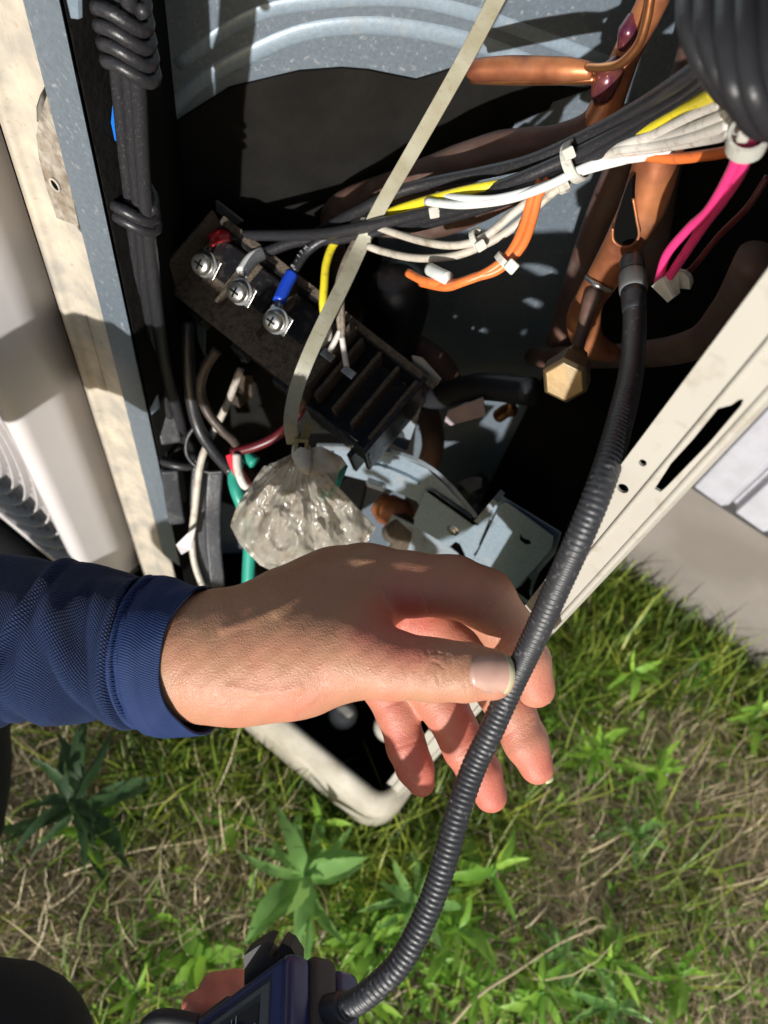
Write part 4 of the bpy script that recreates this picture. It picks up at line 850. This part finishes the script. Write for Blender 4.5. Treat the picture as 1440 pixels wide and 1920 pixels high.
# fingers of the other hand round the detector
def rfing(X, Y, Z_):
    D = None
    for c in ([(400, 1848, .405, 24), (440, 1852, .41, 29), (490, 1862, .415, 32), (560, 1890, .42, 34)], [(364, 1886, .395, 24), (400, 1888, .40, 31), (450, 1895, .41, 33), (540, 1930, .42, 36)], [(560, 1900, .435, 44), (600, 2000, .44, 70), (600, 2120, .45, 80)]):
        f_ = chain(X, Y, Z_, c, .004); D = f_ if D is None else smin(D, f_, .005)
    return D
RV, RF = surface_nets(rfing, [cc(330, 1800, .39)[0]-.003, cc(300, 1800, .36)[1]-.003, .36], [cc(660, 1, .45)[0], cc(1, 2100, .45)[1], .475], .0015)
RV = lapl(RV, RF, 3)
allV = np.concatenate([HV, RV]); allF = np.concatenate([HF, RF+len(HV)])
me = bpy.data.meshes.new('body'); me.from_pydata((CAM+allV@R.T).tolist(), [], allF.tolist()); me.update()
at = me.attributes.new('red', 'FLOAT', 'POINT'); at.data.foreach_set('value', np.concatenate([red, np.full(len(RV), .75)]).astype(np.float32))
body = link('body', me, M['skin'], person, True)
def nail(c, ax_, nrm, ln, wd_, tipl=.0012, name='fingernail', curve=.6):
    """c base centre, ax_ along finger, nrm outwards"""
    ax_ = ax_/np.linalg.norm(ax_); nrm = nrm-nrm.dot(ax_)*ax_; nrm /= np.linalg.norm(nrm); s = np.cross(ax_, nrm); V_, F_, n1, n2 = [], [], 9, 8
    for i in range(n1):
        t = i/(n1-1)
        for j in range(n2):
            u = j/(n2-1)*2-1; w_ = wd_*(.86+.14*math.sin(min(1, t*2.2)*math.pi/2)); ll = ln*t*(1-.10*u*u*(t > .5))+(ln*.10*u*u*(t < .3))
            V_.append(camc(c+ax_*ll+s*u*w_/2*math.cos(abs(u)*curve*.6)+nrm*(-(u*u)*wd_*.22*curve/.6-.0010*t*t)))
    for i in range(n1-1):
        for j in range(n2-1): F_.append((i*n2+j, (i+1)*n2+j, (i+1)*n2+j+1, i*n2+j+1))
    o = mesh(name, V_, F_, M['nail'], body, True); o.data.materials.append(M['nail_tip'])
    for k, p in enumerate(o.data.polygons):
        if k//(n2-1) >= n1-2: p.material_index = 1
    s_ = o.modifiers.new('s', 'SOLIDIFY'); s_.thickness = .0007; s_.offset = 0
    return o
nail(cc(880, 1263, .3119), cc(965, 1267, .3129)-cc(880, 1263, .3119), np.array([.02, -.12, -1.]), .0190, .0164)
nail(cc(1025, 1268, .366), cc(1040, 1328, .370)-cc(1026, 1268, .366), np.array([1., -.25, -.12]), .0130, .0105, curve=.9)
nail(cc(1024, 1412, .382), cc(1044, 1470, .386)-cc(1024, 1412, .382), np.array([1., -.3, -.1]), .0145, .012, curve=.9)
nail(cc(932, 1462, .400), cc(951, 1522, .403)-cc(932, 1462, .400), np.array([1., -.3, -.05]), .0150, .011, curve=.9)
nail(cc(798, 1440, .406), cc(811, 1492, .409)-cc(798, 1440, .406), np.array([1., -.3, -.05]), .0135, .009, curve=.9)
# sleeve: knitted tube with folds, seam band and cuff
def tubeface(name, xs, top, bot, m, dep, thick, foldf, u0=0., nseg=96, zsq=1.0):
    V_, F_, UV = [], [], []
    n = len(xs)
    for i, x in enumerate(xs):
        yt, yb = np.interp(x, *top), np.interp(x, *bot); d = np.interp(x, *dep); c = cc(x, (yt+yb)/2, d); r = (yb-yt)/2*d/FPX
        for k in range(nseg):
            t = 2*math.pi*k/nseg; dr = foldf(x, t)
            V_.append(c+np.array([thick(x, t), -math.cos(t)*(r+dr), -math.sin(t)*(r*zsq+dr)]))
            UV.append((x*d/FPX, t*r))
    for i in range(n-1):
        for k in range(nseg): F_.append((i*nseg+k, i*nseg+(k+1) % nseg, (i+1)*nseg+(k+1) % nseg, (i+1)*nseg+k))
    F_ = [f[::-1] for f in F_]
    o = mesh(name, [camc(v) for v in V_], F_, m, person, True); uvl = o.data.uv_layers.new(name='UVMap')
    for p in o.data.polygons:
        for li, vi in zip(p.loop_indices, p.vertices):
            u, v = UV[vi]; uvl.data[li].uv = (u, v)
    s = o.modifiers.new('s', 'SOLIDIFY'); s.thickness = .0012; s.offset = -1
    return o
TOPY = ([-1300, -560, -270, 0, 30, 60, 100, 125, 150, 200, 250, 275, 300, 320, 345, 380, 405, 420], [1210, 1112, 1038, 1044, 1050, 1054, 1063, 1057, 1058, 1074, 1084, 1090, 1086, 1090, 1100, 1108, 1110, 1112])  # unseen arm left of the view is bent so its shadow bands the post
BOTY = ([-1300, -560, -270, 0, 40, 75, 110, 135, 165, 195, 215, 240, 262, 280, 300, 330, 360, 390, 420], [1560, 1378, 1318, 1352, 1342, 1338, 1352, 1356, 1346, 1335, 1336, 1352, 1358, 1350, 1366, 1372, 1370, 1366, 1362])
DEP = ([-1300, 0, 400], [.37, .360, .350])
def fold1(x, t):
    # soft diagonal folds on the side facing the lens
    f = 0; st_ = math.sin(t)
    for x0, sl_, a, w_ in ((70, 60, .0045, 10), (85, 60, -.0035, 16), (180, -45, .0024, 22), (150, -60, -.0018, 18), (262, 8, .0022, 8), (-60, 40, .004, 22), (10, -70, -.002, 20), (120, 90, .0025, 24), (-180, 40, .005, 30), (228, -20, -.0015, 12)):
        q = (x-x0-sl_*math.cos(t)*1.0)/w_; f += a*math.exp(-q*q)*max(0, .3+.7*st_)
    f += .0009*math.sin(x*.045+3*math.sin(t*2))+.0006*math.sin(t*5+x*.02)
    return f
def seamd(x, t): return 0.
xs1 = np.concatenate([np.linspace(-1300, 0, 60)[:-1], np.linspace(0, 272, 110)])
shape = lambda x, t: (x > -50)*(-.0055*max(0, math.sin(t))*np.clip((x-150)/120, 0, 1))
tubeface('sleeve', xs1, TOPY, BOTY, M['knit_mesh'], DEP, shape, fold1)
def fold2(x, t):
    seam = .0011*math.exp(-((x-276)/5)**2)+.0010*math.exp(-((x-290)/4)**2)*(.6+.4*math.sin(t*110))
    return seam+.0007*math.sin(t*4+x*.03)+((.0018*math.sin(t*2+1)+.0007*math.sin(t*7+x*.05))*(x-300)/100 if x > 300 else 0)-.0006*(x < 271)
shape2 = lambda x, t: -(.0055+.0085*max(0, (x-290)/100))*max(0, math.sin(t))**1.2-.0015*math.cos(t)*(x-300)/100*(x > 300)
tubeface('cuff', np.linspace(268, 392, 70), TOPY, BOTY, M['knit_cuff'], DEP, shape2, fold2)
# overlocked seam: small stitches
V_, F_ = [], []
for k in range(-6, 108):
    t = math.pi*(k/100); x = 283; yt, yb = np.interp(x, *TOPY), np.interp(x, *BOTY); r = (yb-yt)/2*.35/FPX; c0 = cc(x, (yt+yb)/2, .35)
    a_ = c0+np.array([-.0055*max(0, math.sin(t))-.0020, -math.cos(t)*(r+.0012), -math.sin(t)*(r+.0012)]); t2 = t+.022*(1 if k % 2 else -.3)
    b_ = c0+np.array([-.0055*max(0, math.sin(t))+.0022, -math.cos(t2)*(r+.0014), -math.sin(t2)*(r*.78+.0014)])
    v, f = sweep_geo([camc(a_), camc((a_+b_)/2+np.array([0, -math.cos(t)*.0006, -math.sin(t)*.0006])), camc(b_)], lambda q: circ(.00042, 5)); F_ += [tuple(i+len(V_) for i in g_) for g_ in f]; V_ += v
tag(mesh('seam_stitches', V_, F_, M['knit_cuff'], person, True), kind='stuff')
# dark trouser leg and knee
tube('trousers', D3([(-420, 1150, .62), (-260, 1250, .64), (-140, 1350, .66), (-110, 1440, .66), (-110, 1560, .68)]), [.07, .066, .060, .055, .05], M['trousers'], person, seg=24)
tube('trouser_leg', D3([(-330, 860, .86), (-120, 960, .90), (20, 1060, .96), (40, 1160, .99), (0, 1300, 1.0)]), [.06, .06, .055, .05, .045], M['trousers'], person, seg=24)
lathe_k = tube('trouser_knee', D3([(-300, 2060, .42), (-160, 2040, .44), (-10, 1985, .46), (40, 2060, .5), (50, 2250, .55)]), [.062, .062, .052, .047, .05], M['trousers'], person, seg=28)

# ================================================================ leak detector
DT = empty('leak_detector', P(560, 1880, .34), 'navy blue handheld leak detector with black rubber bumper and long ribbed black hose', 'leak detector')
HC = [(1185, 488, .374), (1187, 540, .366), (1190, 600, .354), (1183, 700, .332), (1160, 800, .308), (1130, 900, .291), (1090, 1000, .292), (1045, 1100, .302), (1000, 1200, .316), (957, 1290, .325), (921, 1370, .327), (888, 1440, .328), (860, 1520, .326), (838, 1600, .324), (805, 1700, .322), (757, 1795, .320), (715, 1842, .320), (672, 1876, .322), (625, 1896, .328), (596, 1904, .332)]
path = [P(*p) for p in HC]; pth = spline(path, 40)
L_ = np.concatenate([[0], np.cumsum([np.linalg.norm(pth[i+1]-pth[i]) for i in range(len(pth)-1)])]); tot = L_[-1]
s_tip, s_col = .0235, .030
dens = np.arange(s_col, tot-.012, .0005); pp = np.stack([np.interp(dens, L_, [q[i] for q in pth]) for i in range(3)], 1)
V_, F_ = sweep_geo(pp, lambda t: circ(.00535, 16)); V_ = np.array(V_[:]).reshape(len(pp), 16, 3)
for i in range(len(pp)):
    s = dens[i]; amp = .00017*min(1, max(.25, (s-.045)/.05)); r = 1+amp/.00535*math.sin(2*math.pi*s/.0023); V_[i] = pp[i]+(V_[i]-pp[i])*r
hose = mesh('ribbed_hose', V_.reshape(-1, 3), F_, M['hose_black'], DT, True)
q0 = path[0]; axh = (path[2]-path[0]); axh /= np.linalg.norm(axh)
tube('probe_tip', [q0, q0+axh*.010], [.0056, .0062], M['black_rubber'], hose, seg=20)
lathe('probe_collar', q0+axh*.010, axh, [(0, .0062), (.001, .0066), (.009, .0067), (.0105, .0066), (.012, .0062)], M['collar_grey'], hose, 24)
lathe('probe_neck', q0+axh*.022, axh, [(0, .0060), (.004, .0058), (.010, .0056), (.014, .0052)], M['black_rubber'], hose, 24)
sh = spline([path[-1], path[-2], path[-3]], 8)
tube('strain_relief', [path[-1]-(path[-2]-path[-1])*.4, path[-1], path[-2], (path[-2]+path[-3])/2], [.0085, .0080, .0070, .0062], M['black_rubber'], hose, seg=20)
# device body frame: a along the device (towards its foot), b across, n out of the face
da = np.array([-.60, .66, .45]); da /= np.linalg.norm(da); db = np.array([0., 1., -1.1]); db -= db.dot(da)*da; db /= np.linalg.norm(db); dn = np.cross(da, db)
if dn[2] > 0: dn = -dn
D0 = cc(533, 1792, .335)     # top corner of the face
def DD(a, b, n): return camc(D0+da*a+db*b+dn*n)
def dvec(v): return R@v
def rbox(name, a0, a1, b0, b1, n0, n1, m, rad, parent=DT):
    o = box(name, DD(a0, b0, n0), dvec(da)*(a1-a0), dvec(db)*(b1-b0), dvec(dn)*(n1-n0), M[m], parent); bevel(o, rad, 4); return o
rbox('front_shell', -.002, .13, -.002, .066, -.014, 0, 'device_blue', .0045)
rbox('rubber_bumper', -.003, .13, -.003, .067, -.027, -.0125, 'device_rubber', .004)
rbox('back_shell', -.001, .13, -.001, .065, -.041, -.026, 'device_blue', .005)
pan_ = rbox('face_panel', .010, .12, .006, .059, -.001, .0006, 'device_panel', .0008)
scr = rbox('screen', .018, .062, .012, .055, .0004, .0012, 'device_screen', .0004, pan_)
def line(a0, b0, a1, b1, w_, m='device_grey'):
    p, q = DD(a0, b0, .0014), DD(a1, b1, .0014); u = q-p; u /= np.linalg.norm(u); s = np.cross(u, dvec(dn)); box('screen_line', p-s*w_/2, q-p, s*w_, dvec(dn)*.0002, M[m], scr)
line(.0195, .020, .0195, .030, .0006); line(.0195, .030, .030, .050, .0009)
for k in range(4): line(.0215+.003*k, .0335+.0058*k, .0215+.003*k, .0275+.0058*k, .0004)
line(.036, .012, .036, .055, .0005); line(.040, .012, .040, .055, .0004)
text('panel_digit', '0', DD(.0140, .034, .0009), dvec(db), -dvec(da), .007, M['device_grey'], pan_); text('panel_digit', '1', DD(.0140, .042, .0009), dvec(db), -dvec(da), .007, M['device_grey'], pan_); text('panel_digit', '0', DD(.0140, .050, .0009), dvec(db), -dvec(da), .007, M['device_grey'], pan_)
text('screen_digit', '7', DD(.046, .024, .0014), dvec(db), -dvec(da), .006, M['device_lime'], scr); text('screen_digit', '0', DD(.046, .032, .0014), dvec(db), -dvec(da), .006, M['device_lime'], scr)
k_ = lambda l: [P(x, y, d) for x, y, d in l]
clip = prism('belt_clip', k_([(458, 1792, .36), (478, 1778, .36), (500, 1765, .36), (512, 1768, .36), (506, 1776, .36), (502, 1790, .36), (510, 1798, .36), (524, 1790, .36), (522, 1778, .36), (530, 1768, .36), (545, 1776, .36), (560, 1800, .36), (560, 1850, .36), (458, 1850, .36)]), dvec(np.array([.1, .1, 1]))*.012, M['device_rubber'], DT)
tube('wrist_loop', k_([(275, 1932, .35), (285, 1918, .35), (305, 1910, .35), (330, 1912, .35), (370, 1920, .35)]), .0042, M['device_rubber'], DT)
prism('side_key', [DD(.055, -.004, -.010), DD(.085, -.004, -.010), DD(.085, -.004, -.003), DD(.055, -.004, -.003)], dvec(db)*.003, M['device_panel'], DT, bv=.001)

# ================================================================ vegetation
def blades(name, n, area, hgt, wid, m, lie, label, seed, keep=None, seg=4, curl=1., center=None):
    r = np.random.default_rng(seed); x0, x1, y0, y1 = area
    bx = r.uniform(x0, x1, n); by = r.uniform(y0, y1, n)
    if center is not None:
        k = r.integers(0, len(center), n); c = np.array(center)[k]; sel = r.random(n) < .75; bx = np.where(sel, c[:, 0]+r.normal(0, 1, n)*c[:, 2], bx); by = np.where(sel, c[:, 1]+r.normal(0, 1, n)*c[:, 2], by)
    if keep is not None: k = keep(bx, by, r); bx, by = bx[k], by[k]
    n = len(bx); h = hgt*r.lognormal(0, .35, n); w_ = wid*r.uniform(.6, 1.4, n); az = r.uniform(0, 2*np.pi, n); tilt = np.clip(r.normal(lie, .28, n), .02, 1.5); cu = r.normal(.5, .5, n)*curl; tw = r.uniform(-1, 1, n)*curl*1.2
    V_ = np.zeros((n, seg+1, 2, 3)); p = np.stack([bx, by, np.full(n, GZ)+r.uniform(-.003, .012, n)*(lie > .9)+.001], 1); a = az.copy(); th = tilt.copy()
    for i in range(seg+1):
        t = i/seg; s = np.stack([-np.sin(a), np.cos(a), np.zeros(n)], 1); ww = (w_*(1-t**2.2)+.0002)[:, None]/2
        V_[:, i, 0] = p-s*ww; V_[:, i, 1] = p+s*ww
        d = np.stack([np.sin(th)*np.cos(a), np.sin(th)*np.sin(a), np.cos(th)], 1); p = p+d*(h/seg)[:, None]; p[:, 2] = np.maximum(p[:, 2], GZ+.002); th = np.clip(th+cu/seg*1.6, -.2, 1.75); a = a+tw/seg
    i0 = (np.arange(n)*(seg+1)*2)[:, None, None]; j = (np.arange(seg)*2)[None, :, None]; F_ = (i0+j+np.array([0, 1, 3, 2])[None, None]).reshape(-1, 4)
    me = bpy.data.meshes.new(name); me.vertices.add(V_.size//3); me.vertices.foreach_set('co', V_.reshape(-1)); me.loops.add(F_.size); me.loops.foreach_set('vertex_index', F_.reshape(-1).astype(np.int32))
    me.polygons.add(len(F_)); me.polygons.foreach_set('loop_start', np.arange(0, F_.size, 4, dtype=np.int32)); me.update(calc_edges=True)
    at = me.attributes.new('tint', 'FLOAT', 'POINT'); lf = .5+.5*np.sin(bx*23+3*np.sin(by*17))*np.sin(by*29+2*np.sin(bx*13)); at.data.foreach_set('value', np.repeat(np.clip(r.normal(.28, .24, n)+.42*lf, 0, 1), (seg+1)*2).astype(np.float32))
    return tag(link(name, me, M[m], None, True), label, None, None, 'stuff')
def outside(bx, by, r):
    v = bx*VW[0]+by*VW[1]; w_ = bx*WW[0]+by*WW[1]; q = np.ones(len(bx), bool)
    q &= ~((v < .033) & (w_ > .180) & (v > -.9)); q &= w_ < .70; return q
def thin_out(bx, by, r):
    q = outside(bx, by, r)
    for x, y, s_ in ycent: q &= r.random(len(bx)) > .8*np.exp(-((bx-x)**2+(by-y)**2)/(2*(s_*.9)**2))
    return q
def patch(px_, py_, s): z = Zp(px_, py_, GZ); return (z[0], z[1], s)
AR = (-.75, .9, -.35, .95)
gcent = [patch(x, y, s) for x, y, s in [(350, 1450, .04), (430, 1420, .04), (270, 1400, .05), (520, 1500, .05), (600, 1560, .04), (1150, 1100, .06), (1250, 1050, .05), (1100, 1250, .06), (1200, 1250, .06), (1050, 1300, .05), (860, 1600, .05), (1150, 1650, .06), (1300, 1620, .05), (1300, 1180, .05), (460, 1600, .05), (960, 1560, .04), (250, 1560, .05), (60, 1700, .05), (200, 1850, .05), (700, 1600, .05), (1380, 1340, .05)]]
ycent = [patch(x, y, s) for x, y, s in [(150, 1620, .06), (300, 1700, .06), (60, 1600, .06), (430, 1640, .05), (400, 1740, .05), (1050, 1620, .05), (1010, 1700, .05), (1130, 1560, .05), (1300, 1480, .06), (1380, 1600, .06), (1330, 1900, .05), (1400, 1760, .05), (250, 1350, .05), (440, 1530, .04), (90, 1760, .06), (1200, 1400, .06)]]
blades('grass', 14000, AR, .065, .0024, 'grass_green', .55, 'fine green grass around the unit', 1, thin_out, center=gcent, curl=.9)
blades('short_grass', 9000, AR, .032, .0026, 'grass_green', .8, 'short mixed green ground growth', 2, thin_out, curl=1.)
blades('dry_grass', 30000, AR, .065, .0015, 'straw', 1.3, 'matted dry straw lying among the grass', 3, outside, center=ycent, curl=1.6, seg=5)
blades('far_grass', 14000, (-3, 3, -2, .65), .07, .004, 'grass_green', .5, 'grass further out in the yard', 4, lambda a, b, r: outside(a, b, r) & ~((a > AR[0]) & (a < AR[1]) & (b > AR[2])), seg=3)
# lancet leaf
def leafmesh(name, m, wr=.2, bend=.5, foldv=.25, tint=.5, sd=0):
    V_, F_ = [], []; n = 9; q_ = np.random.default_rng(sd); a1, a2, a3 = q_.uniform(-.12, .12), q_.uniform(-.5, .5), q_.uniform(0, 6)
    for i in range(n+1):
        t = i/n; w_ = wr*math.sin(math.pi*min(1, t*.92+.08))**.8*(1-t*.25)*.5; z = -bend*t*t*.5
        for u in (-1, 0, 1): V_.append((t, u*w_*(1+.12*math.sin(t*23+a3+u))+a1*math.sin(t*3.1), z+abs(u)*w_*foldv+u*w_*a2*t+.012*math.sin(t*17+a3+u*2)))
    for i in range(n):
        for k in range(2): F_.append((i*3+k, i*3+k+1, (i+1)*3+k+1, (i+1)*3+k))
    me = bpy.data.meshes.new(name); me.from_pydata(V_, [], F_); me.update(); me.materials.append(M[m]); at = me.attributes.new('tint', 'FLOAT', 'POINT')
    at.data.foreach_set('value', [min(1, max(0, tint+.2*(v[0]-.5)-(.18 if abs(v[1]) < 1e-6 else 0))) for v in V_]); me.polygons.foreach_set('use_smooth', [True]*len(me.polygons)); return me
LM_ = {}
for m_ in ('leaf_bright', 'leaf_soft', 'leaf_dark'):
    for k in range(8): LM_[m_, k] = leafmesh('leaf', m_, [.20, .27, .16, .23, .30, .18, .38, .42][k], [.5, .9, .25, 1.2, .6, .1, .4, .7][k], [.25, .1, .4, .2, .3, .15, .2, .1][k], [.2, .5, .8, .4, .65, .95, .6, .4][k], k)
def plant(px_, py_, hgt, nl, ln, m_, lab, spread=1., seed=0, dirs=None, wide=0, grp='broad-leaved weeds in the grass'):
    r = np.random.default_rng(seed+100); top = Zp(px_, py_, GZ+hgt); base = np.array([top[0], top[1], GZ]); e = empty('weed', base, lab, 'weed', grp)
    tube('stem', [base, base*.4+top*.6+r.normal(0, .003, 3), top], [.0022, .0012], M['leaf_dark'] if m_ == 'leaf_dark' else M['leaf_soft'], e, n=3, seg=6)
    nl = int(nl*1.35)
    for i in range(nl):
        t = i/nl; ln_ = ln*1.35; z = .30+.70*t if nl > 5 else .8+.2*t; p = base+(top-base)*z; az = i*2.4+r.uniform(-.8, .8) if dirs is None else dirs[i % len(dirs)]
        el = r.uniform(-.35, .6)+.5*t; L__ = ln_*r.uniform(.7, 1.2)*(1-.35*t); me = LM_[m_, r.integers(0, 6) if not wide else r.integers(6, 8)]
        o = bpy.data.objects.new('leaf', me); COL.objects.link(o); o.parent = e; o.matrix_parent_inverse = Matrix.Translation(-Vector(base))
        o.location = p; o.rotation_euler = (r.uniform(-.3, .3), -el*spread, az); o.scale = (L__, L__*r.uniform(.8, 1.15), L__)
    return e
PL = [(575, 1640, .11, 18, .068, 'leaf_soft', 'large pale green weed with long star-shaped leaves in the middle, just above the detector'),
      (128, 1500, .14, 18, .075, 'leaf_dark', 'large shaded dark green weed below the sleeve at the left'),
      (155, 1560, .06, 9, .05, 'leaf_bright', 'bright small weed at the foot of the dark weed on the left'),
      (930, 1630, .09, 8, .060, 'leaf_bright', 'slender weed with few narrow leaves right of the hose near the ring fingertip'),
      (790, 1690, .08, 16, .055, 'leaf_soft', 'leafy weed directly behind the lower hose'),
      (860, 1740, .07, 14, .050, 'leaf_bright', 'bright leafy weed right of the lower hose bend'),
      (600, 1545, .07, 8, .045, 'leaf_bright', 'upright weed below the corner of the base pan'),
      (1190, 1260, .06, 12, .045, 'leaf_bright', 'weed by the concrete below the siding'),
      (1130, 1400, .07, 14, .045, 'leaf_bright', 'bushy low weed right of the middle fingertip'),
      (1240, 1440, .07, 14, .045, 'leaf_bright', 'bushy low weed at the right below the concrete'),
      (1150, 1800, .06, 12, .045, 'leaf_bright', 'bright weed under the tip of the dry stalk'),
      (1020, 1860, .06, 14, .045, 'leaf_bright', 'bright weed right of the dry stalk near the bottom edge'),
      (900, 1850, .06, 12, .040, 'leaf_bright', 'bright weed left of the dry stalk near the bottom edge'),
      (1160, 1890, .05, 12, .045, 'leaf_soft', 'pale weed at the bottom edge right of the centre'),
      (1280, 1830, .05, 10, .040, 'leaf_bright', 'small weed at the lower right among dead grass'),
      (1430, 1330, .07, 8, .045, 'leaf_bright', 'weed cut by the right edge beside the concrete'),
      (290, 1720, .04, 8, .035, 'leaf_bright', 'small bright weed in the straw left of the detector'),
      (380, 1790, .05, 12, .038, 'leaf_bright', 'round-leaved weed just left of the detector clip'),
      (250, 1860, .05, 10, .038, 'leaf_bright', 'small weed beside the black knee at the bottom left'),
      (225, 1520, .04, 6, .035, 'leaf_bright', 'two-leaved bright sprout below the cuff'),
      (700, 1760, .05, 10, .045, 'leaf_bright', 'bright weed in the bend above the hose end'),
      (1200, 1560, .05, 9, .04, 'leaf_soft', 'pale weed in the straw right of the fingertips'),
      (1330, 1260, .05, 10, .04, 'leaf_bright', 'small weed in front of the concrete at the right'),
      (1060, 1790, .05, 10, .04, 'leaf_soft', 'pale weed under the middle of the dry stalk'),
      (430, 1540, .05, 9, .035, 'leaf_bright', 'tufted weed left of the base pan foot'),
      (680, 1880, .05, 10, .045, 'leaf_bright', 'bright weed below the hose at the bottom edge')]
for i, p in enumerate(PL): plant(*p[:7], seed=i, wide=(i in (17, 19)))
# low ground cover leaves nobody could count
r = np.random.default_rng(77); V_, F_, TT = [], [], []
cover_c = [(820, 1850, 90), (960, 1880, 90), (1100, 1850, 90), (760, 1730, 60), (1150, 1420, 80), (1230, 1440, 80), (400, 1800, 60), (1250, 1860, 100), (640, 1720, 60), (1060, 1330, 60), (300, 1880, 60), (1380, 1850, 70), (350, 1680, 90), (1180, 1240, 60)]
for k in range(2600):
    c = cover_c[r.integers(0, len(cover_c))]; z = Zp(c[0]+r.normal(0, c[2]), c[1]+r.normal(0, c[2]), GZ+r.uniform(.004, .035)); 
    if not outside(z[:1], z[1:2], r)[0]: continue
    L__ = r.uniform(.008, .022); a = r.uniform(0, 6.28); el = r.uniform(-.2, .7); u = np.array([math.cos(a)*math.cos(el), math.sin(a)*math.cos(el), math.sin(el)]); s = np.array([-math.sin(a), math.cos(a), r.uniform(-.4, .4)]); nu = np.cross(u, s); b = len(V_)
    for t, w_ in ((0, .05), (.3, .32), (.65, .3), (1, .02)):
        for q in (-1, 0, 1): V_.append(z+u*L__*t+s*L__*w_*.5*q+nu*(abs(q)*.1*w_-.15*t*t)*L__)
    for i in range(3):
        for q in range(2): F_.append((b+i*3+q, b+i*3+q+1, b+i*3+4+q, b+i*3+3+q))
    TT += [float(np.clip(r.normal(.5, .3), 0, 1))]*12
o = mesh('ground_cover', V_, F_, M['leaf_bright'], None, True); at = o.data.attributes.new('tint', 'FLOAT', 'POINT'); at.data.foreach_set('value', TT); tag(o, 'small low leaves spread through the grass', kind='stuff')
# dry stalks
def stalk(pts, r0, lab, seeds=0, m='straw'):
    o = tube('dry_stalk', [Zp(x, y, GZ+h) for x, y, h in pts], [r0, r0*.8, r0*.4], M[m], None, n=6, seg=6); a = o.data.attributes.new('tint', 'FLOAT', 'POINT'); a.data.foreach_set('value', [.85]*len(o.data.vertices)); tag(o, lab, 'stalk')
    if seeds:
        A = Zp(*pts[-2][:2], GZ+pts[-2][2]); B = Zp(*pts[-1][:2], GZ+pts[-1][2]); rr = np.random.default_rng(5); V_, F_ = [], []
        for k in range(seeds):
            p = A+(B-A)*(k/seeds); d = (B-A)/np.linalg.norm(B-A)*.007+rr.normal(0, .0018, 3); v, f = sweep_geo([p, p+d*.5, p+d], lambda t: circ(.0010*math.sin(math.pi*min(.97, t+.15)), 5)); F_ += [tuple(i+len(V_) for i in g_) for g_ in f]; V_ += v
        q = mesh('seed_head', V_, F_, M[m], o, True); a = q.data.attributes.new('tint', 'FLOAT', 'POINT'); a.data.foreach_set('value', [.8]*len(V_))
stalk([(840, 1930, .05), (900, 1865, .06), (970, 1820, .06), (1050, 1768, .06), (1132, 1733, .06)], .0019, 'long pale dry seed stalk slanting up from the bottom edge right of the hose', 26)
stalk([(120, 1640, .03), (200, 1610, .04), (280, 1590, .04), (350, 1580, .04), (425, 1563, .04)], .0016, 'long pale dry grass stalk lying in the straw at the left')
stalk([(1165, 1565, .05), (1130, 1585, .05), (1090, 1610, .04), (1080, 1680, .03)], .0018, 'short dry stalk broken in the brown grass right of the hand')
stalk([(1060, 1330, .03), (1110, 1380, .03), (1150, 1430, .03)], .0015, 'brown dry stalk on the ground right of the fingertips')
stalk([(1060, 1350, .02), (1130, 1340, .03), (1190, 1420, .02), (1230, 1530, .02)], .0014, 'thin brown stalk curving down beside the low weeds at the right')
print('faces', sum(len(o.data.polygons) for o in COL.objects if o.type == 'MESH'))
